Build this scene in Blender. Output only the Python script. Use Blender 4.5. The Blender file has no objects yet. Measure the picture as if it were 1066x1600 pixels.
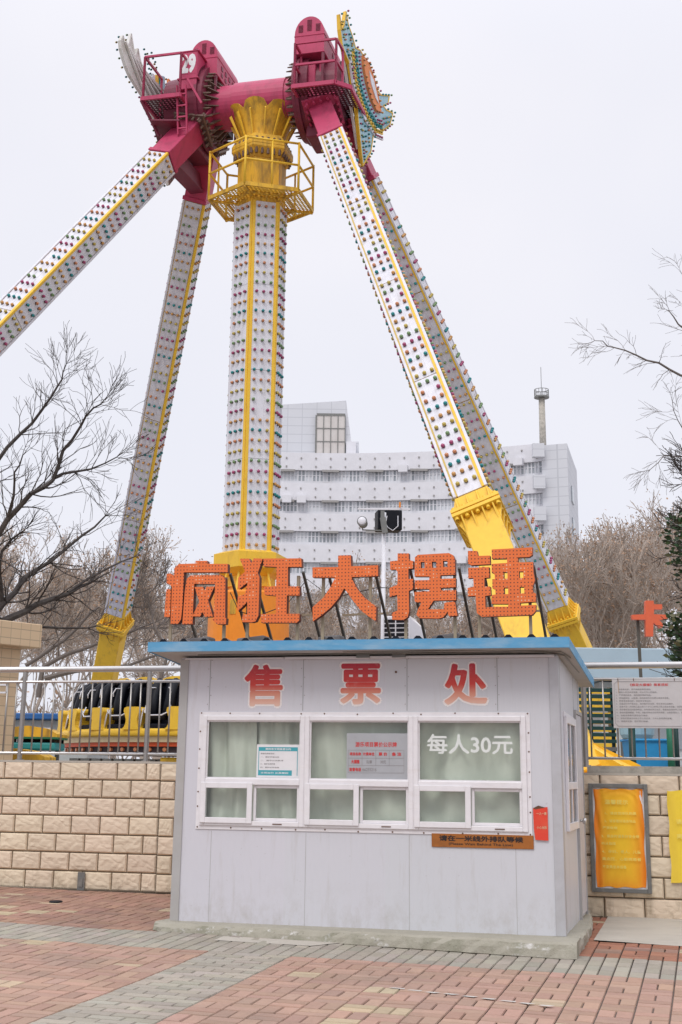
import bpy, math, random
import numpy as np
from mathutils import Vector, Matrix
from mathutils.geometry import tessellate_polygon

SC = bpy.context.scene
COL = SC.collection
rad = math.radians

# ------------------------------------------------------------------ camera
PITCH, ROLL, EYE, FPX, CYP = .2701, .0126, 1.47, 2129., 621.
cam_d = bpy.data.cameras.new('camera')
cam = bpy.data.objects.new('camera', cam_d)
COL.objects.link(cam)
cf = Vector((0, math.cos(PITCH), math.sin(PITCH)))
cu0 = Vector((0, -math.sin(PITCH), math.cos(PITCH)))
cr = Vector((1, 0, 0)) * math.cos(ROLL) + cu0 * math.sin(ROLL)
cu = -Vector((1, 0, 0)) * math.sin(ROLL) + cu0 * math.cos(ROLL)
E = Vector((0, 0, EYE))
cam.matrix_world = Matrix(((cr.x, cu.x, -cf.x, 0), (cr.y, cu.y, -cf.y, 0), (cr.z, cu.z, -cf.z, EYE), (0, 0, 0, 1)))
cam_d.sensor_fit = 'VERTICAL'
cam_d.sensor_height = 36
cam_d.lens = FPX / 1600 * 36
cam_d.shift_y = -(800 - CYP) / 1600
cam_d.clip_end = 2000
SC.camera = cam

# ------------------------------------------------------------------ sky, sun, exposure
SUN_EL, SUN_AZ = rad(52), rad(200)          # azimuth clockwise from +Y
world = bpy.data.worlds.new('World')
SC.world = world
world.use_nodes = True
wn, wl = world.node_tree.nodes, world.node_tree.links
wn.clear()
sky = wn.new('ShaderNodeTexSky'); sky.sky_type = 'NISHITA'; sky.sun_disc = False
sky.sun_elevation = SUN_EL; sky.sun_rotation = SUN_AZ; sky.dust_density = 3
bg_sky = wn.new('ShaderNodeBackground'); bg_sky.inputs['Strength'].default_value = .10
wl.new(sky.outputs[0], bg_sky.inputs[0])
tc = wn.new('ShaderNodeTexCoord')
cn = wn.new('ShaderNodeTexNoise'); cn.inputs['Scale'].default_value = 1.7; cn.inputs['Detail'].default_value = 4
wl.new(tc.outputs['Generated'], cn.inputs['Vector'])
crp = wn.new('ShaderNodeValToRGB')
crp.color_ramp.elements[0].position = .35; crp.color_ramp.elements[0].color = (.75, .77, .86, 1)
crp.color_ramp.elements[1].position = .68; crp.color_ramp.elements[1].color = (.86, .853, .912, 1)
wl.new(cn.outputs[0], crp.inputs[0])
bg_cl = wn.new('ShaderNodeBackground')
sxy = wn.new('ShaderNodeSeparateXYZ'); wl.new(tc.outputs['Generated'], sxy.inputs[0])
zen = wn.new('ShaderNodeMapRange'); zen.interpolation_type = 'SMOOTHSTEP'      # an overcast sky is brightest overhead
zen.inputs['From Min'].default_value = .45; zen.inputs['From Max'].default_value = 1.0
zen.inputs['To Min'].default_value = 1.0; zen.inputs['To Max'].default_value = 2.0
wl.new(sxy.outputs['Z'], zen.inputs['Value']); wl.new(zen.outputs[0], bg_cl.inputs['Strength'])
wl.new(crp.outputs[0], bg_cl.inputs[0])
wm = wn.new('ShaderNodeMixShader'); wm.inputs[0].default_value = .95
wl.new(bg_sky.outputs[0], wm.inputs[1]); wl.new(bg_cl.outputs[0], wm.inputs[2])
wo = wn.new('ShaderNodeOutputWorld'); wl.new(wm.outputs[0], wo.inputs[0])
sd = bpy.data.lights.new('sun', 'SUN'); sd.energy = 1.1; sd.angle = rad(20); sd.color = (1, .97, .92)
sun = bpy.data.objects.new('sun', sd); COL.objects.link(sun)
sdir = Vector((math.sin(SUN_AZ) * math.cos(SUN_EL), math.cos(SUN_AZ) * math.cos(SUN_EL), math.sin(SUN_EL)))
sun.rotation_euler = sdir.to_track_quat('Z', 'Y').to_euler()
sun.location = (0, 0, 40)
SC.view_settings.view_transform = 'Standard'
SC.view_settings.look = 'None'
SC.view_settings.exposure = 0.12
SC.view_settings.gamma = 1

# ------------------------------------------------------------------ frames
def frame(org, yaw):
    o = Vector(org); x = Vector((math.cos(yaw), math.sin(yaw), 0)); y = Vector((-math.sin(yaw), math.cos(yaw), 0))
    z = Vector((0, 0, 1))
    f = lambda p: o + x * p[0] + y * p[1] + z * p[2]
    f.o, f.x, f.y, f.yaw = o, x, y, yaw
    return f
BF = frame((2.0324, 12.8257, 0), -.2567)       # booth frame: u right along the front, v backwards
RF = frame((-1.761, 27, 15.554), -.25)         # ride frame: x along the axle
def ident(p): return Vector(p)
def ray(x, y): return cf + cr * ((x - 533) / FPX) + cu * ((CYP - y) / FPX)
def pix(x, y, Y):                              # survey help: the world point seen at x, y at depth Y
    d = ray(x, y); return E + d * (Y / d.y)
def fv(x, y, v=0):                             # (u, z) on a plane parallel to the booth front
    d = ray(x, y); t = (v + (BF.o - E).dot(BF.y)) / d.dot(BF.y); p = E + d * t - BF.o
    return (p.dot(BF.x), p.z)
def gz(u, v): return -.014 * u + .02 * v       # gently sloping plaza
TERR = 1.42

# ------------------------------------------------------------------ mesh builder
ORG = {}
class MB:
    def __init__(s, fr=None):
        s.v, s.f, s.m, s.c, s.fr = [], [], [], [], fr or ident
        s.mi = 0; s.col = None
    def add(s, pts, faces, raw=False):
        b = len(s.v)
        for p in pts:
            s.v.append(Vector(p) if raw else s.fr(p)); s.c.append(s.col or (1, 1, 1))
        for f in faces:
            s.f.append(tuple(i + b for i in f)); s.m.append(s.mi)
        return s
    def box(s, c, d, X=(1, 0, 0), Y=(0, 1, 0), Z=(0, 0, 1)):
        X, Y, Z, c = Vector(X), Vector(Y), Vector(Z), Vector(c)
        P = [c + X * (d[0] / 2 * i) + Y * (d[1] / 2 * j) + Z * (d[2] / 2 * k) for k in (-1, 1) for j in (-1, 1) for i in (-1, 1)]
        return s.add(P, [(0, 2, 3, 1), (4, 5, 7, 6), (0, 1, 5, 4), (2, 6, 7, 3), (0, 4, 6, 2), (1, 3, 7, 5)])
    def rng(s, a, b):
        a, b = Vector(a), Vector(b)
        return s.box((a + b) / 2, [abs(b[i] - a[i]) for i in range(3)])
    def beam(s, p, q, w, h, up=(0, 0, 1)):
        p, q = Vector(p), Vector(q); L = (q - p).length; Z = (q - p) / L; up = Vector(up)
        if abs(Z.dot(up)) > .98: up = Vector((0, 1, 0))
        X = Z.cross(up).normalized(); Y = X.cross(Z)
        return s.box((p + q) / 2, (w, h, L), X, Y, Z)
    def tube(s, pts, r, n=8, cap=True, closed=False):
        pts = [Vector(p) for p in pts]; N = len(pts)
        rr = r if isinstance(r, (list, tuple)) else [r] * N
        V = []; t0 = None
        for i, p in enumerate(pts):
            a = pts[i - 1] if (i or closed) else p; b = pts[(i + 1) % N] if (i < N - 1 or closed) else p
            t = (b - a).normalized()
            if t0 is None:
                up = Vector((0, 0, 1)) if abs(t.z) < .9 else Vector((1, 0, 0)); x = t.cross(up).normalized()
            else:
                x = (x - t * x.dot(t)).normalized()
            y = t.cross(x); t0 = t
            for k in range(n):
                a_ = 2 * math.pi * k / n; V.append(p + (x * math.cos(a_) + y * math.sin(a_)) * rr[i])
        F = [(i * n + k, i * n + (k + 1) % n, ((i + 1) % N) * n + (k + 1) % n, ((i + 1) % N) * n + k) for i in range(N if closed else N - 1) for k in range(n)]
        if cap and not closed:
            F.append(tuple(reversed(range(n)))); F.append(tuple((N - 1) * n + k for k in range(n)))
        return s.add(V, F)
    def cyl(s, p, q, r, n=16, r2=None): return s.tube([p, q], [r, r if r2 is None else r2], n)
    def prism(s, outer, holes, fmap, d0, d1, side_mi=None):
        """outline in 2D -> solid between depths d0 (front) and d1; fmap(x, y, d) -> local point"""
        loops = [outer] + list(holes)
        flat = [p for l in loops for p in l]; n = len(flat)
        tri = tessellate_polygon([[Vector((p[0], p[1], 0)) for p in l] for l in loops])
        F = []
        for t in tri:
            a, b, c = (flat[i] for i in t)
            if (b[0] - a[0]) * (c[1] - a[1]) - (b[1] - a[1]) * (c[0] - a[0]) < 0: t = (t[0], t[2], t[1])
            F.append(tuple(t)); F.append((t[2] + n, t[1] + n, t[0] + n))
        P = [fmap(p[0], p[1], d0) for p in flat] + [fmap(p[0], p[1], d1) for p in flat]
        b0 = len(s.v); s.add(P, F)
        mi = s.mi
        if side_mi is not None: s.mi = side_mi
        P2 = [fmap(p[0], p[1], d0) for p in flat] + [fmap(p[0], p[1], d1) for p in flat]
        F2 = []; o = 0
        for l in loops:
            k = len(l)
            for i in range(k): F2.append((o + i, o + (i + 1) % k, o + (i + 1) % k + n, o + i + n))
            o += k
        s.add(P2, F2); s.mi = mi
        return s
    def build(s, name, mats, parent=None, smooth=False, bevel=0, seg=1, local=False, org=None, recalc=False):
        me = bpy.data.meshes.new(name)
        if parent is not None: off = Vector((0, 0, 0)) if local else ORG[parent.name]
        elif org is not None: off = Vector(org)
        elif local: off = Vector((0, 0, 0))
        else:
            xs = [v.x for v in s.v]; ys = [v.y for v in s.v]
            off = Vector(((min(xs) + max(xs)) / 2, (min(ys) + max(ys)) / 2, min(v.z for v in s.v)))
        me.from_pydata([tuple(v - off) for v in s.v], [], s.f)
        if not isinstance(mats, (list, tuple)): mats = [mats]
        for m in mats: me.materials.append(m)
        if len(mats) > 1: me.polygons.foreach_set('material_index', s.m)
        if s.col is not None:
            at = me.attributes.new('tint', 'FLOAT_COLOR', 'POINT')
            at.data.foreach_set('color', np.array([(*c, 1) for c in s.c], dtype=np.float32).ravel())
        if smooth: me.polygons.foreach_set('use_smooth', [True] * len(me.polygons))
        me.update()
        if recalc:
            import bmesh
            bm = bmesh.new(); bm.from_mesh(me); bmesh.ops.recalc_face_normals(bm, faces=bm.faces); bm.to_mesh(me); bm.free()
        o = bpy.data.objects.new(name, me); COL.objects.link(o)
        if parent is not None:
            o.parent = parent; ORG[o.name] = ORG.get(parent.name, Vector((0, 0, 0)))
        else:
            o.location = off; ORG[o.name] = off
        if bevel:
            md = o.modifiers.new('bevel', 'BEVEL'); md.width = bevel; md.segments = seg; md.limit_method = 'ANGLE'; md.angle_limit = rad(40)
        return o

def tag(o, label=None, cat=None, group=None, kind=None):
    if label: o['label'] = label
    if cat: o['category'] = cat
    if group: o['group'] = group
    if kind: o['kind'] = kind
    return o
def thing(name, label, cat, loc, group=None, rz=0):
    o = bpy.data.objects.new(name, None); COL.objects.link(o)
    o.location = loc; o.rotation_euler = (0, 0, rz); o.empty_display_size = .2
    ORG[o.name] = Vector(loc)
    return tag(o, label, cat, group)

# ------------------------------------------------------------------ text
TXT = {}
def text_geo(s, bold=0.0, res=3):
    k = (s, bold, res)
    if k in TXT: return TXT[k]
    cu_ = bpy.data.curves.new('t', 'FONT'); cu_.body = s; cu_.size = 1; cu_.offset = bold; cu_.resolution_u = res
    ob = bpy.data.objects.new('t', cu_); COL.objects.link(ob)
    dg = bpy.context.evaluated_depsgraph_get()
    me = bpy.data.meshes.new_from_object(ob.evaluated_get(dg))
    V = [(v.co.x, v.co.y) for v in me.vertices]; F = [tuple(p.vertices) for p in me.polygons]
    bpy.data.objects.remove(ob); bpy.data.curves.remove(cu_); bpy.data.meshes.remove(me)
    TXT[k] = (V, F); return TXT[k]
def put_text(mb, s, fmap, x0, y0, x1, y1, bold=0.0, nd=None):
    """fit the text into the box x0..x1, y0..y1 of a plane; fmap(x, y) -> local point; bold strokes are shifted copies a hair apart"""
    V, F = text_geo(s, 0.0)
    if not V: return
    ax, bx = min(v[0] for v in V), max(v[0] for v in V); ay, by = min(v[1] for v in V), max(v[1] for v in V)
    sx, sy = (x1 - x0) / (bx - ax + 2 * bold), (y1 - y0) / max(by - ay + 2 * bold, 1e-6)
    if bold > .03: offs = [(0, 0)] + [(math.cos(k * math.pi / 4), math.sin(k * math.pi / 4)) for k in range(8)]
    elif bold: offs = [(-.8, -.6), (.8, -.6), (0, .9)]
    else: offs = [(0, 0)]
    for k, (dx, dy) in enumerate(offs):
        P = [Vector(fmap(x0 + (v[0] - ax + bold * (1 + dx)) * sx, y0 + (v[1] - ay + bold * (1 + dy)) * sy)) for v in V]
        mb.add([(p.x, p.y - .00012 * k, p.z) for p in P], F)

# ------------------------------------------------------------------ materials
def nodes_of(name):
    m = bpy.data.materials.new(name); m.use_nodes = True
    return m, m.node_tree.nodes, m.node_tree.links, m.node_tree.nodes['Principled BSDF']
def math_n(n, l, op, a, b=None, c=None):
    x = n.new('ShaderNodeMath'); x.operation = op
    for i, q in enumerate((a, b, c)):
        if q is None: continue
        if isinstance(q, (int, float)): x.inputs[i].default_value = q
        else: l.new(q, x.inputs[i])
    return x.outputs[0]
def mixc(n, l, fac, a, b, mode='MIX'):
    x = n.new('ShaderNodeMix'); x.data_type = 'RGBA'; x.blend_type = mode
    for s_, q in (('Factor', fac), ('A', a), ('B', b)):
        sock = [i for i in x.inputs if i.name == s_ and i.enabled][0]
        if isinstance(q, (int, float)): sock.default_value = q
        elif isinstance(q, tuple): sock.default_value = (*q[:3], 1)
        else: l.new(q, sock)
    return [o for o in x.outputs if o.enabled][0]
def noise(n, l, scale, detail=4, rough=.6, vec=None, stretch=None):
    t = n.new('ShaderNodeTexNoise'); t.inputs['Scale'].default_value = scale
    t.inputs['Detail'].default_value = detail; t.inputs['Roughness'].default_value = rough
    if vec is None:
        vec = n.new('ShaderNodeNewGeometry').outputs['Position']
    if stretch:
        mp = n.new('ShaderNodeMapping'); mp.inputs['Scale'].default_value = stretch; l.new(vec, mp.inputs['Vector']); vec = mp.outputs[0]
    l.new(vec, t.inputs['Vector'])
    return t.outputs['Fac']
def ramp(n, l, fac, p0, p1, c0=(0, 0, 0), c1=(1, 1, 1)):
    r = n.new('ShaderNodeValToRGB'); r.color_ramp.elements[0].position = p0; r.color_ramp.elements[1].position = p1
    r.color_ramp.elements[0].color = (*c0, 1); r.color_ramp.elements[1].color = (*c1, 1); l.new(fac, r.inputs[0]); return r.outputs[0]
def bump(n, l, b, h, strength=.3, dist=.02):
    x = n.new('ShaderNodeBump'); x.inputs['Strength'].default_value = strength; x.inputs['Distance'].default_value = dist
    l.new(h, x.inputs['Height']); l.new(x.outputs[0], b.inputs['Normal'])
def paint(name, col, rough=.5, dirt=.25, dirt_col=(.18, .13, .09), dscale=3, stretch=None, spec=.4, metal=0, thresh=(.5, .75), bmp=0, bscale=40, tint=False):
    m, n, l, b = nodes_of(name)
    base = col
    f1 = noise(n, l, dscale * 3, 3)
    c1 = mixc(n, l, f1, tuple(c * .9 for c in col), tuple(min(c * 1.08, .95) for c in col))
    if tint:
        a = n.new('ShaderNodeAttribute'); a.attribute_name = 'tint'; c1 = mixc(n, l, 1.0, c1, a.outputs['Color'], 'MULTIPLY')
    if dirt:
        d = ramp(n, l, noise(n, l, dscale, 6, .65, stretch=stretch), *thresh)
        c1 = mixc(n, l, math_n(n, l, 'MULTIPLY', d, dirt), c1, dirt_col)
    l.new(c1, b.inputs['Base Color'])
    b.inputs['Roughness'].default_value = rough; b.inputs['Metallic'].default_value = metal
    b.inputs['Specular IOR Level'].default_value = spec
    if bmp: bump(n, l, b, noise(n, l, bscale, 5), bmp, .01)
    return m

M = {}
M['yellow'] = paint('yellow_paint', (.86, .53, .045), .45, .38, (.40, .22, .05), 3.4, (2, 2, .5), thresh=(.55, .68))
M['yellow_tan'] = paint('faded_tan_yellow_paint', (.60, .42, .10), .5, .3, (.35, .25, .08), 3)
M['yellow_old'] = paint('yellow_weathered_paint', (.80, .46, .04), .55, .75, (.20, .12, .04), 2.2, (3, 3, .6), thresh=(.44, .68))
M['orange_drum'] = paint('orange_paint', (.88, .28, .02), .5, .25, (.5, .16, .03), 2, (2, 2, .5))
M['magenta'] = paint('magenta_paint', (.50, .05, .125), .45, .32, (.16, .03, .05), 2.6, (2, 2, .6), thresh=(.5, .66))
M['magenta_dark'] = paint('grimy_shaded_magenta', (.20, .026, .055), .5, .5, (.06, .025, .03), 2)  # grime and shadow under the hubs, both put into this colour
M['steel_dark'] = paint('dark_steel', (.05, .035, .04), .6, .3, (.12, .06, .04), 3)
M['studs'] = paint('greasy_stud_steel', (.16, .10, .08), .5, .4, (.45, .35, .25), 5, metal=.3)
M['panel'] = paint('white_light_panel', (.74, .73, .78), .5, .42, (.40, .36, .35), 2.2, (4, 4, .5), thresh=(.48, .72))
M['panel_back'] = paint('white_panel_back', (.72, .70, .66), .6, .6, (.42, .38, .28), 3)
M['tube_steel'] = paint('dull_stainless_tube', (.36, .34, .32), .35, .3, (.25, .2, .15), 4, metal=.8)
M['stainless'] = paint('stainless_steel', (.62, .60, .58), .28, .3, (.35, .3, .26), 4, metal=.85)
M['white_pvc'] = paint('white_window_plastic', (.78, .755, .77), .35, .25, (.55, .47, .38), 4, (1, 1, 4), thresh=(.55, .8))
M['blue'] = paint('blue_fascia_paint', (.11, .34, .56), .5, .5, (.42, .52, .58), 3, (1, 1, 4), thresh=(.45, .75))
M['soffit'] = paint('soffit_sheet', (.42, .41, .40), .6, .4, (.33, .29, .25), 2)
M['corrug'] = paint('grimy_corrugated_steel', (.16, .15, .15), .6, .4, (.06, .05, .05), 4)
M['black'] = paint('black_plastic', (.006, .007, .012), .5, .15, (.03, .03, .035), 5, spec=.25)
M['black_pad'] = paint('black_padding', (.005, .006, .013), .65, .12, (.02, .02, .03), 6, bmp=.2, bscale=60, spec=.2)
M['wire'] = paint('cable', (.05, .045, .04), .6, 0)
M['white'] = paint('white_enamel', (.74, .73, .76), .4, .25, (.45, .42, .4), 3)
M['concrete'] = paint('concrete', (.50, .46, .40), .85, .75, (.20, .20, .17), 5, bmp=.7, bscale=25, thresh=(.42, .7))
def make_plinth():
    m, n, l, b = nodes_of('weathered_plinth')
    f = noise(n, l, 3, 6, .7); c = mixc(n, l, f, (.27, .25, .19), (.46, .43, .36))
    g = n.new('ShaderNodeNewGeometry'); sx = n.new('ShaderNodeSeparateXYZ'); l.new(g.outputs['Normal'], sx.inputs[0])
    face = math_n(n, l, 'LESS_THAN', sx.outputs['Z'], .6)
    moss = math_n(n, l, 'MULTIPLY', ramp(n, l, noise(n, l, 4, 6, .7), .45, .62), .55); c = mixc(n, l, math_n(n, l, 'MULTIPLY', moss, face), c, (.19, .19, .13))
    w = ramp(n, l, noise(n, l, 7, 7, .72, stretch=(1, 1, 1.6)), .55, .64); w2 = ramp(n, l, noise(n, l, 1.6, 3), .42, .6)
    c = mixc(n, l, math_n(n, l, 'MULTIPLY', math_n(n, l, 'MULTIPLY', w, w2), math_n(n, l, 'MULTIPLY', face, .85)), c, (.72, .70, .68))
    pk = ramp(n, l, noise(n, l, 30, 3), .66, .7); c = mixc(n, l, math_n(n, l, 'MULTIPLY', pk, .5), c, (.12, .11, .09))
    l.new(c, b.inputs['Base Color']); b.inputs['Roughness'].default_value = .9; bump(n, l, b, noise(n, l, 22, 7, .7), .9, .014)
    return m
M['plinth'] = make_plinth()
M['conc_flat'] = paint('smooth_concrete', (.47, .43, .37), .85, .5, (.30, .28, .24), 1.3, (1, 3, 1), bmp=.25)
M['terrace'] = paint('terrace_paving', (.30, .28, .26), .9, .3, dscale=.5)
M['plaza_base'] = paint('joint_sand', (.12, .095, .08), .95, .3, dscale=2)
M['post_tan'] = paint('tan_steel', (.36, .30, .21), .6, .4, (.2, .1, .05), 6)
M['post_dark'] = paint('dark_green_steel', (.10, .095, .08), .6, .3, (.14, .07, .04), 6)
M['green_dark'] = paint('dark_green_paint', (.012, .055, .05), .5, .3, (.03, .05, .05), 3)
M['green_post'] = paint('green_paint', (.02, .16, .09), .5, .3, (.02, .06, .04), 4)
M['tub_blue'] = paint('blue_plastic', (.03, .30, .62), .4, .25, (.02, .18, .4), 3)
M['pale_blue'] = paint('pale_blue_plastic', (.38, .58, .66), .4, .4, (.2, .4, .5), 4)
M['fascia_pale'] = paint('pale_blue_fascia', (.40, .52, .60), .5, .2, (.5, .58, .62), 1)
M['red_sign'] = paint('red_orange_sign', (.75, .14, .06), .5, .2, (.4, .08, .04), 4)
M['red_print'] = paint('red_print', (.62, .05, .05), .6, 0)
M['grey_print'] = paint('grey_print', (.28, .26, .26), .6, 0)
M['teal_print'] = paint('teal_print', (.06, .36, .42), .5, 0)
M['paper'] = paint('white_paper', (.76, .75, .76), .6, .1)
M['white_print'] = paint('white_vinyl', (.80, .80, .80), .5, 0)
M['cream'] = paint('cream_paint', (.70, .58, .36), .5, .3, (.4, .3, .2), 3)
M['red_band'] = paint('red_band_paint', (.66, .10, .03), .5, .3, (.2, .04, .02), 3)
M['pink'] = paint('pink_plastic', (.65, .16, .22), .5, .2)
M['roof_blue'] = paint('blue_roof', (.02, .12, .35), .5, .2)
M['shed'] = paint('shed_wall', (.55, .58, .58), .7, .2)
M['teal'] = paint('teal_paint', (.03, .28, .30), .5, .2)
M['rust'] = paint('rust', (.14, .07, .04), .8, .5, (.05, .03, .02), 20)
M['galv'] = paint('grey_steel_frame', (.20, .20, .19), .45, .5, (.38, .35, .3), 8, metal=.5)
M['leaf_a'] = paint('dark_green_leaf', (.035, .075, .028), .45, .3, (.10, .09, .03), 3)
M['leaf_b'] = paint('olive_leaf', (.11, .105, .045), .5, .4, (.16, .11, .06), 3)
M['bark'] = paint('dark_bark', (.055, .046, .042), .9, .5, (.16, .14, .12), 4, bmp=.4)
M['bark_light'] = paint('grey_brown_bark', (.17, .145, .13), .9, .4, (.10, .085, .075), 4)
M['bark_grey'] = paint('pale_plane_bark', (.44, .37, .315), .9, .4, (.14, .12, .10), 1.2)
M['dry_leaf'] = paint('dry_brown_leaf', (.42, .28, .19), .8, .4, (.16, .10, .06), 1)
M['stick_white'] = paint('faded_white_line', (.52, .49, .45), .8, .5, (.4, .3, .25), 12)

BULB = [(.36, .055, .15), (.55, .22, .10), (.01, .22, .23), (.56, .29, .09), (.50, .38, .08), (.17, .28, .12)]
for i, c in enumerate(BULB):
    m, n, l, b = nodes_of('bulb_cap_%s' % ['magenta', 'peach', 'teal', 'orange', 'yellow', 'green'][i])
    b.inputs['Base Color'].default_value = (*c, 1); b.inputs['Roughness'].default_value = .3
    b.inputs['Specular IOR Level'].default_value = .5
    M['bulb%d' % i] = m
M['socket'] = paint('bulb_socket', (.07, .05, .05), .6, 0)

def make_booth_panel():
    m, n, l, b = nodes_of('ribbed_sandwich_panel')
    g = n.new('ShaderNodeNewGeometry').outputs['Position']
    dp = n.new('ShaderNodeVectorMath'); dp.operation = 'DOT_PRODUCT'
    dp.inputs[1].default_value = (BF.x.x + BF.y.x, BF.x.y + BF.y.y, 0); l.new(g, dp.inputs[0])
    s = math_n(n, l, 'SINE', math_n(n, l, 'MULTIPLY', dp.outputs['Value'], 2 * math.pi / .052))
    rib = ramp(n, l, math_n(n, l, 'MULTIPLY_ADD', s, .5, .5), .55, .95)
    big = noise(n, l, .8, 4)
    pv = n.new('ShaderNodeVectorMath'); pv.operation = 'DOT_PRODUCT'; pv.inputs[1].default_value = tuple(BF.x); l.new(g, pv.inputs[0])
    cell = math_n(n, l, 'FLOOR', math_n(n, l, 'MULTIPLY', pv.outputs['Value'], 1.03))
    wn_ = n.new('ShaderNodeTexWhiteNoise'); wn_.noise_dimensions = '1D'; l.new(cell, wn_.inputs['W'])
    c = mixc(n, l, big, (.575, .59, .62), (.615, .615, .645))
    c = mixc(n, l, wn_.outputs['Value'], c, mixc(n, l, 1.0, c, (1.05, 1.0, 1.04), 'MULTIPLY'))
    streak = ramp(n, l, noise(n, l, 5, 5, .7, stretch=(2.5, 2.5, .25)), .56, .80)
    c = mixc(n, l, math_n(n, l, 'MULTIPLY', streak, .40), c, (.40, .36, .31))
    hz = n.new('ShaderNodeSeparateXYZ'); l.new(g, hz.inputs[0])
    low = n.new('ShaderNodeMapRange'); low.inputs['From Min'].default_value = .55; low.inputs['From Max'].default_value = .12; l.new(hz.outputs['Z'], low.inputs['Value'])
    spl = ramp(n, l, noise(n, l, 6, 6, .75, stretch=(1, 1, .6)), .46, .72)
    c = mixc(n, l, math_n(n, l, 'MULTIPLY', math_n(n, l, 'MULTIPLY', spl, low.outputs[0]), .5), c, (.36, .32, .27))
    spot = ramp(n, l, noise(n, l, 26, 2), .72, .76)
    c = mixc(n, l, math_n(n, l, 'MULTIPLY', spot, .35), c, (.34, .31, .29))
    l.new(c, b.inputs['Base Color']); b.inputs['Roughness'].default_value = .42
    bump(n, l, b, math_n(n, l, 'MULTIPLY_ADD', noise(n, l, 2.4, 3), 3.0, rib), .12, .004)
    return m
M['booth'] = make_booth_panel()

def make_brick(name):
    m, n, l, b = nodes_of(name)
    a = n.new('ShaderNodeAttribute'); a.attribute_name = 'tint'
    f = noise(n, l, 22, 6, .7)
    c = mixc(n, l, 1.0, a.outputs['Color'], mixc(n, l, f, (.78, .78, .78), (1.16, 1.15, 1.14)), 'MULTIPLY')
    st = ramp(n, l, noise(n, l, .7, 6, .7), .5, .72)
    c = mixc(n, l, math_n(n, l, 'MULTIPLY', st, .45), c, (.19, .15, .125))
    wh = ramp(n, l, noise(n, l, 3.5, 6, .75), .62, .78)
    c = mixc(n, l, math_n(n, l, 'MULTIPLY', wh, .25), c, (.55, .50, .46))
    l.new(c, b.inputs['Base Color']); b.inputs['Roughness'].default_value = .82; b.inputs['Specular IOR Level'].default_value = .25
    bump(n, l, b, noise(n, l, 90, 4), .35, .004)
    return m
M['paver'] = make_brick('paver')

def make_split(name):
    """artificial split-face stone: shallow wavy chisel grooves"""
    m, n, l, b = nodes_of(name)
    a = n.new('ShaderNodeAttribute'); a.attribute_name = 'tint'
    g = n.new('ShaderNodeNewGeometry').outputs['Position']
    mp = n.new('ShaderNodeMapping'); mp.inputs['Rotation'].default_value = (0, 0, .2567); mp.inputs['Scale'].default_value = (1, 1, 2.1); l.new(g, mp.inputs['Vector'])
    w = n.new('ShaderNodeTexWave'); w.wave_type = 'BANDS'; w.bands_direction = 'DIAGONAL'; w.inputs['Scale'].default_value = 3.2
    w.inputs['Distortion'].default_value = 9; w.inputs['Detail'].default_value = 2.5; w.inputs['Detail Scale'].default_value = 1.5; w.inputs['Detail Roughness'].default_value = .45
    l.new(mp.outputs[0], w.inputs['Vector'])
    c = mixc(n, l, 1.0, a.outputs['Color'], mixc(n, l, w.outputs['Fac'], (.97, .965, .96), (1.02, 1.02, 1.02)), 'MULTIPLY')
    st = ramp(n, l, noise(n, l, 2.0, 6, .7, stretch=(1.5, 1.5, .5)), .55, .8)
    hz = n.new('ShaderNodeSeparateXYZ'); l.new(g, hz.inputs[0]); low = n.new('ShaderNodeMapRange'); low.inputs['From Min'].default_value = .55; low.inputs['From Max'].default_value = .05; l.new(hz.outputs['Z'], low.inputs['Value'])
    c = mixc(n, l, math_n(n, l, 'MULTIPLY', math_n(n, l, 'MULTIPLY', ramp(n, l, noise(n, l, 5, 6, .75, stretch=(1, 1, .35)), .48, .66), low.outputs[0]), .6), c, (.22, .17, .10))
    c = mixc(n, l, math_n(n, l, 'MULTIPLY', st, .3), c, (.25, .19, .12))
    l.new(c, b.inputs['Base Color']); b.inputs['Roughness'].default_value = .75
    bump(n, l, b, math_n(n, l, 'POWER', w.outputs['Fac'], .6), .34, .008)
    return m
M['split'] = make_split('split_face_stone')
M['mortar'] = paint('dark_mortar', (.15, .115, .08), .95, .3)

def make_perf(name, col, pitch, r, ux, uy):
    """perforated sheet: round holes cut through"""
    m, n, l, b = nodes_of(name)
    b.inputs['Base Color'].default_value = (*col, 1); b.inputs['Roughness'].default_value = .5
    g = n.new('ShaderNodeNewGeometry').outputs['Position']
    fs = []
    for d in (ux, uy):
        v = n.new('ShaderNodeVectorMath'); v.operation = 'DOT_PRODUCT'; v.inputs[1].default_value = tuple(d); l.new(g, v.inputs[0])
        f = math_n(n, l, 'SUBTRACT', math_n(n, l, 'FRACT', math_n(n, l, 'ADD', math_n(n, l, 'MULTIPLY', v.outputs['Value'], 1 / pitch), 500)), .5)
        fs.append(math_n(n, l, 'MULTIPLY', f, f))
    d2 = math_n(n, l, 'ADD', fs[0], fs[1])
    hole = math_n(n, l, 'LESS_THAN', d2, (r / pitch) ** 2)
    tr = n.new('ShaderNodeBsdfTransparent'); mx = n.new('ShaderNodeMixShader')
    l.new(hole, mx.inputs[0]); l.new(b.outputs[0], mx.inputs[1]); l.new(tr.outputs[0], mx.inputs[2])
    l.new(mx.outputs[0], n['Material Output'].inputs[0])
    return m
M['perf_mag'] = make_perf('perforated_magenta_plate', (.09, .014, .028), .085, .024, RF.x, RF.y)  # plate colour darkened for the shadow and grime under the platforms
M['perf_yel'] = make_perf('perforated_yellow_plate', (.85, .52, .05), .075, .021, RF.x, RF.y)

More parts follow.
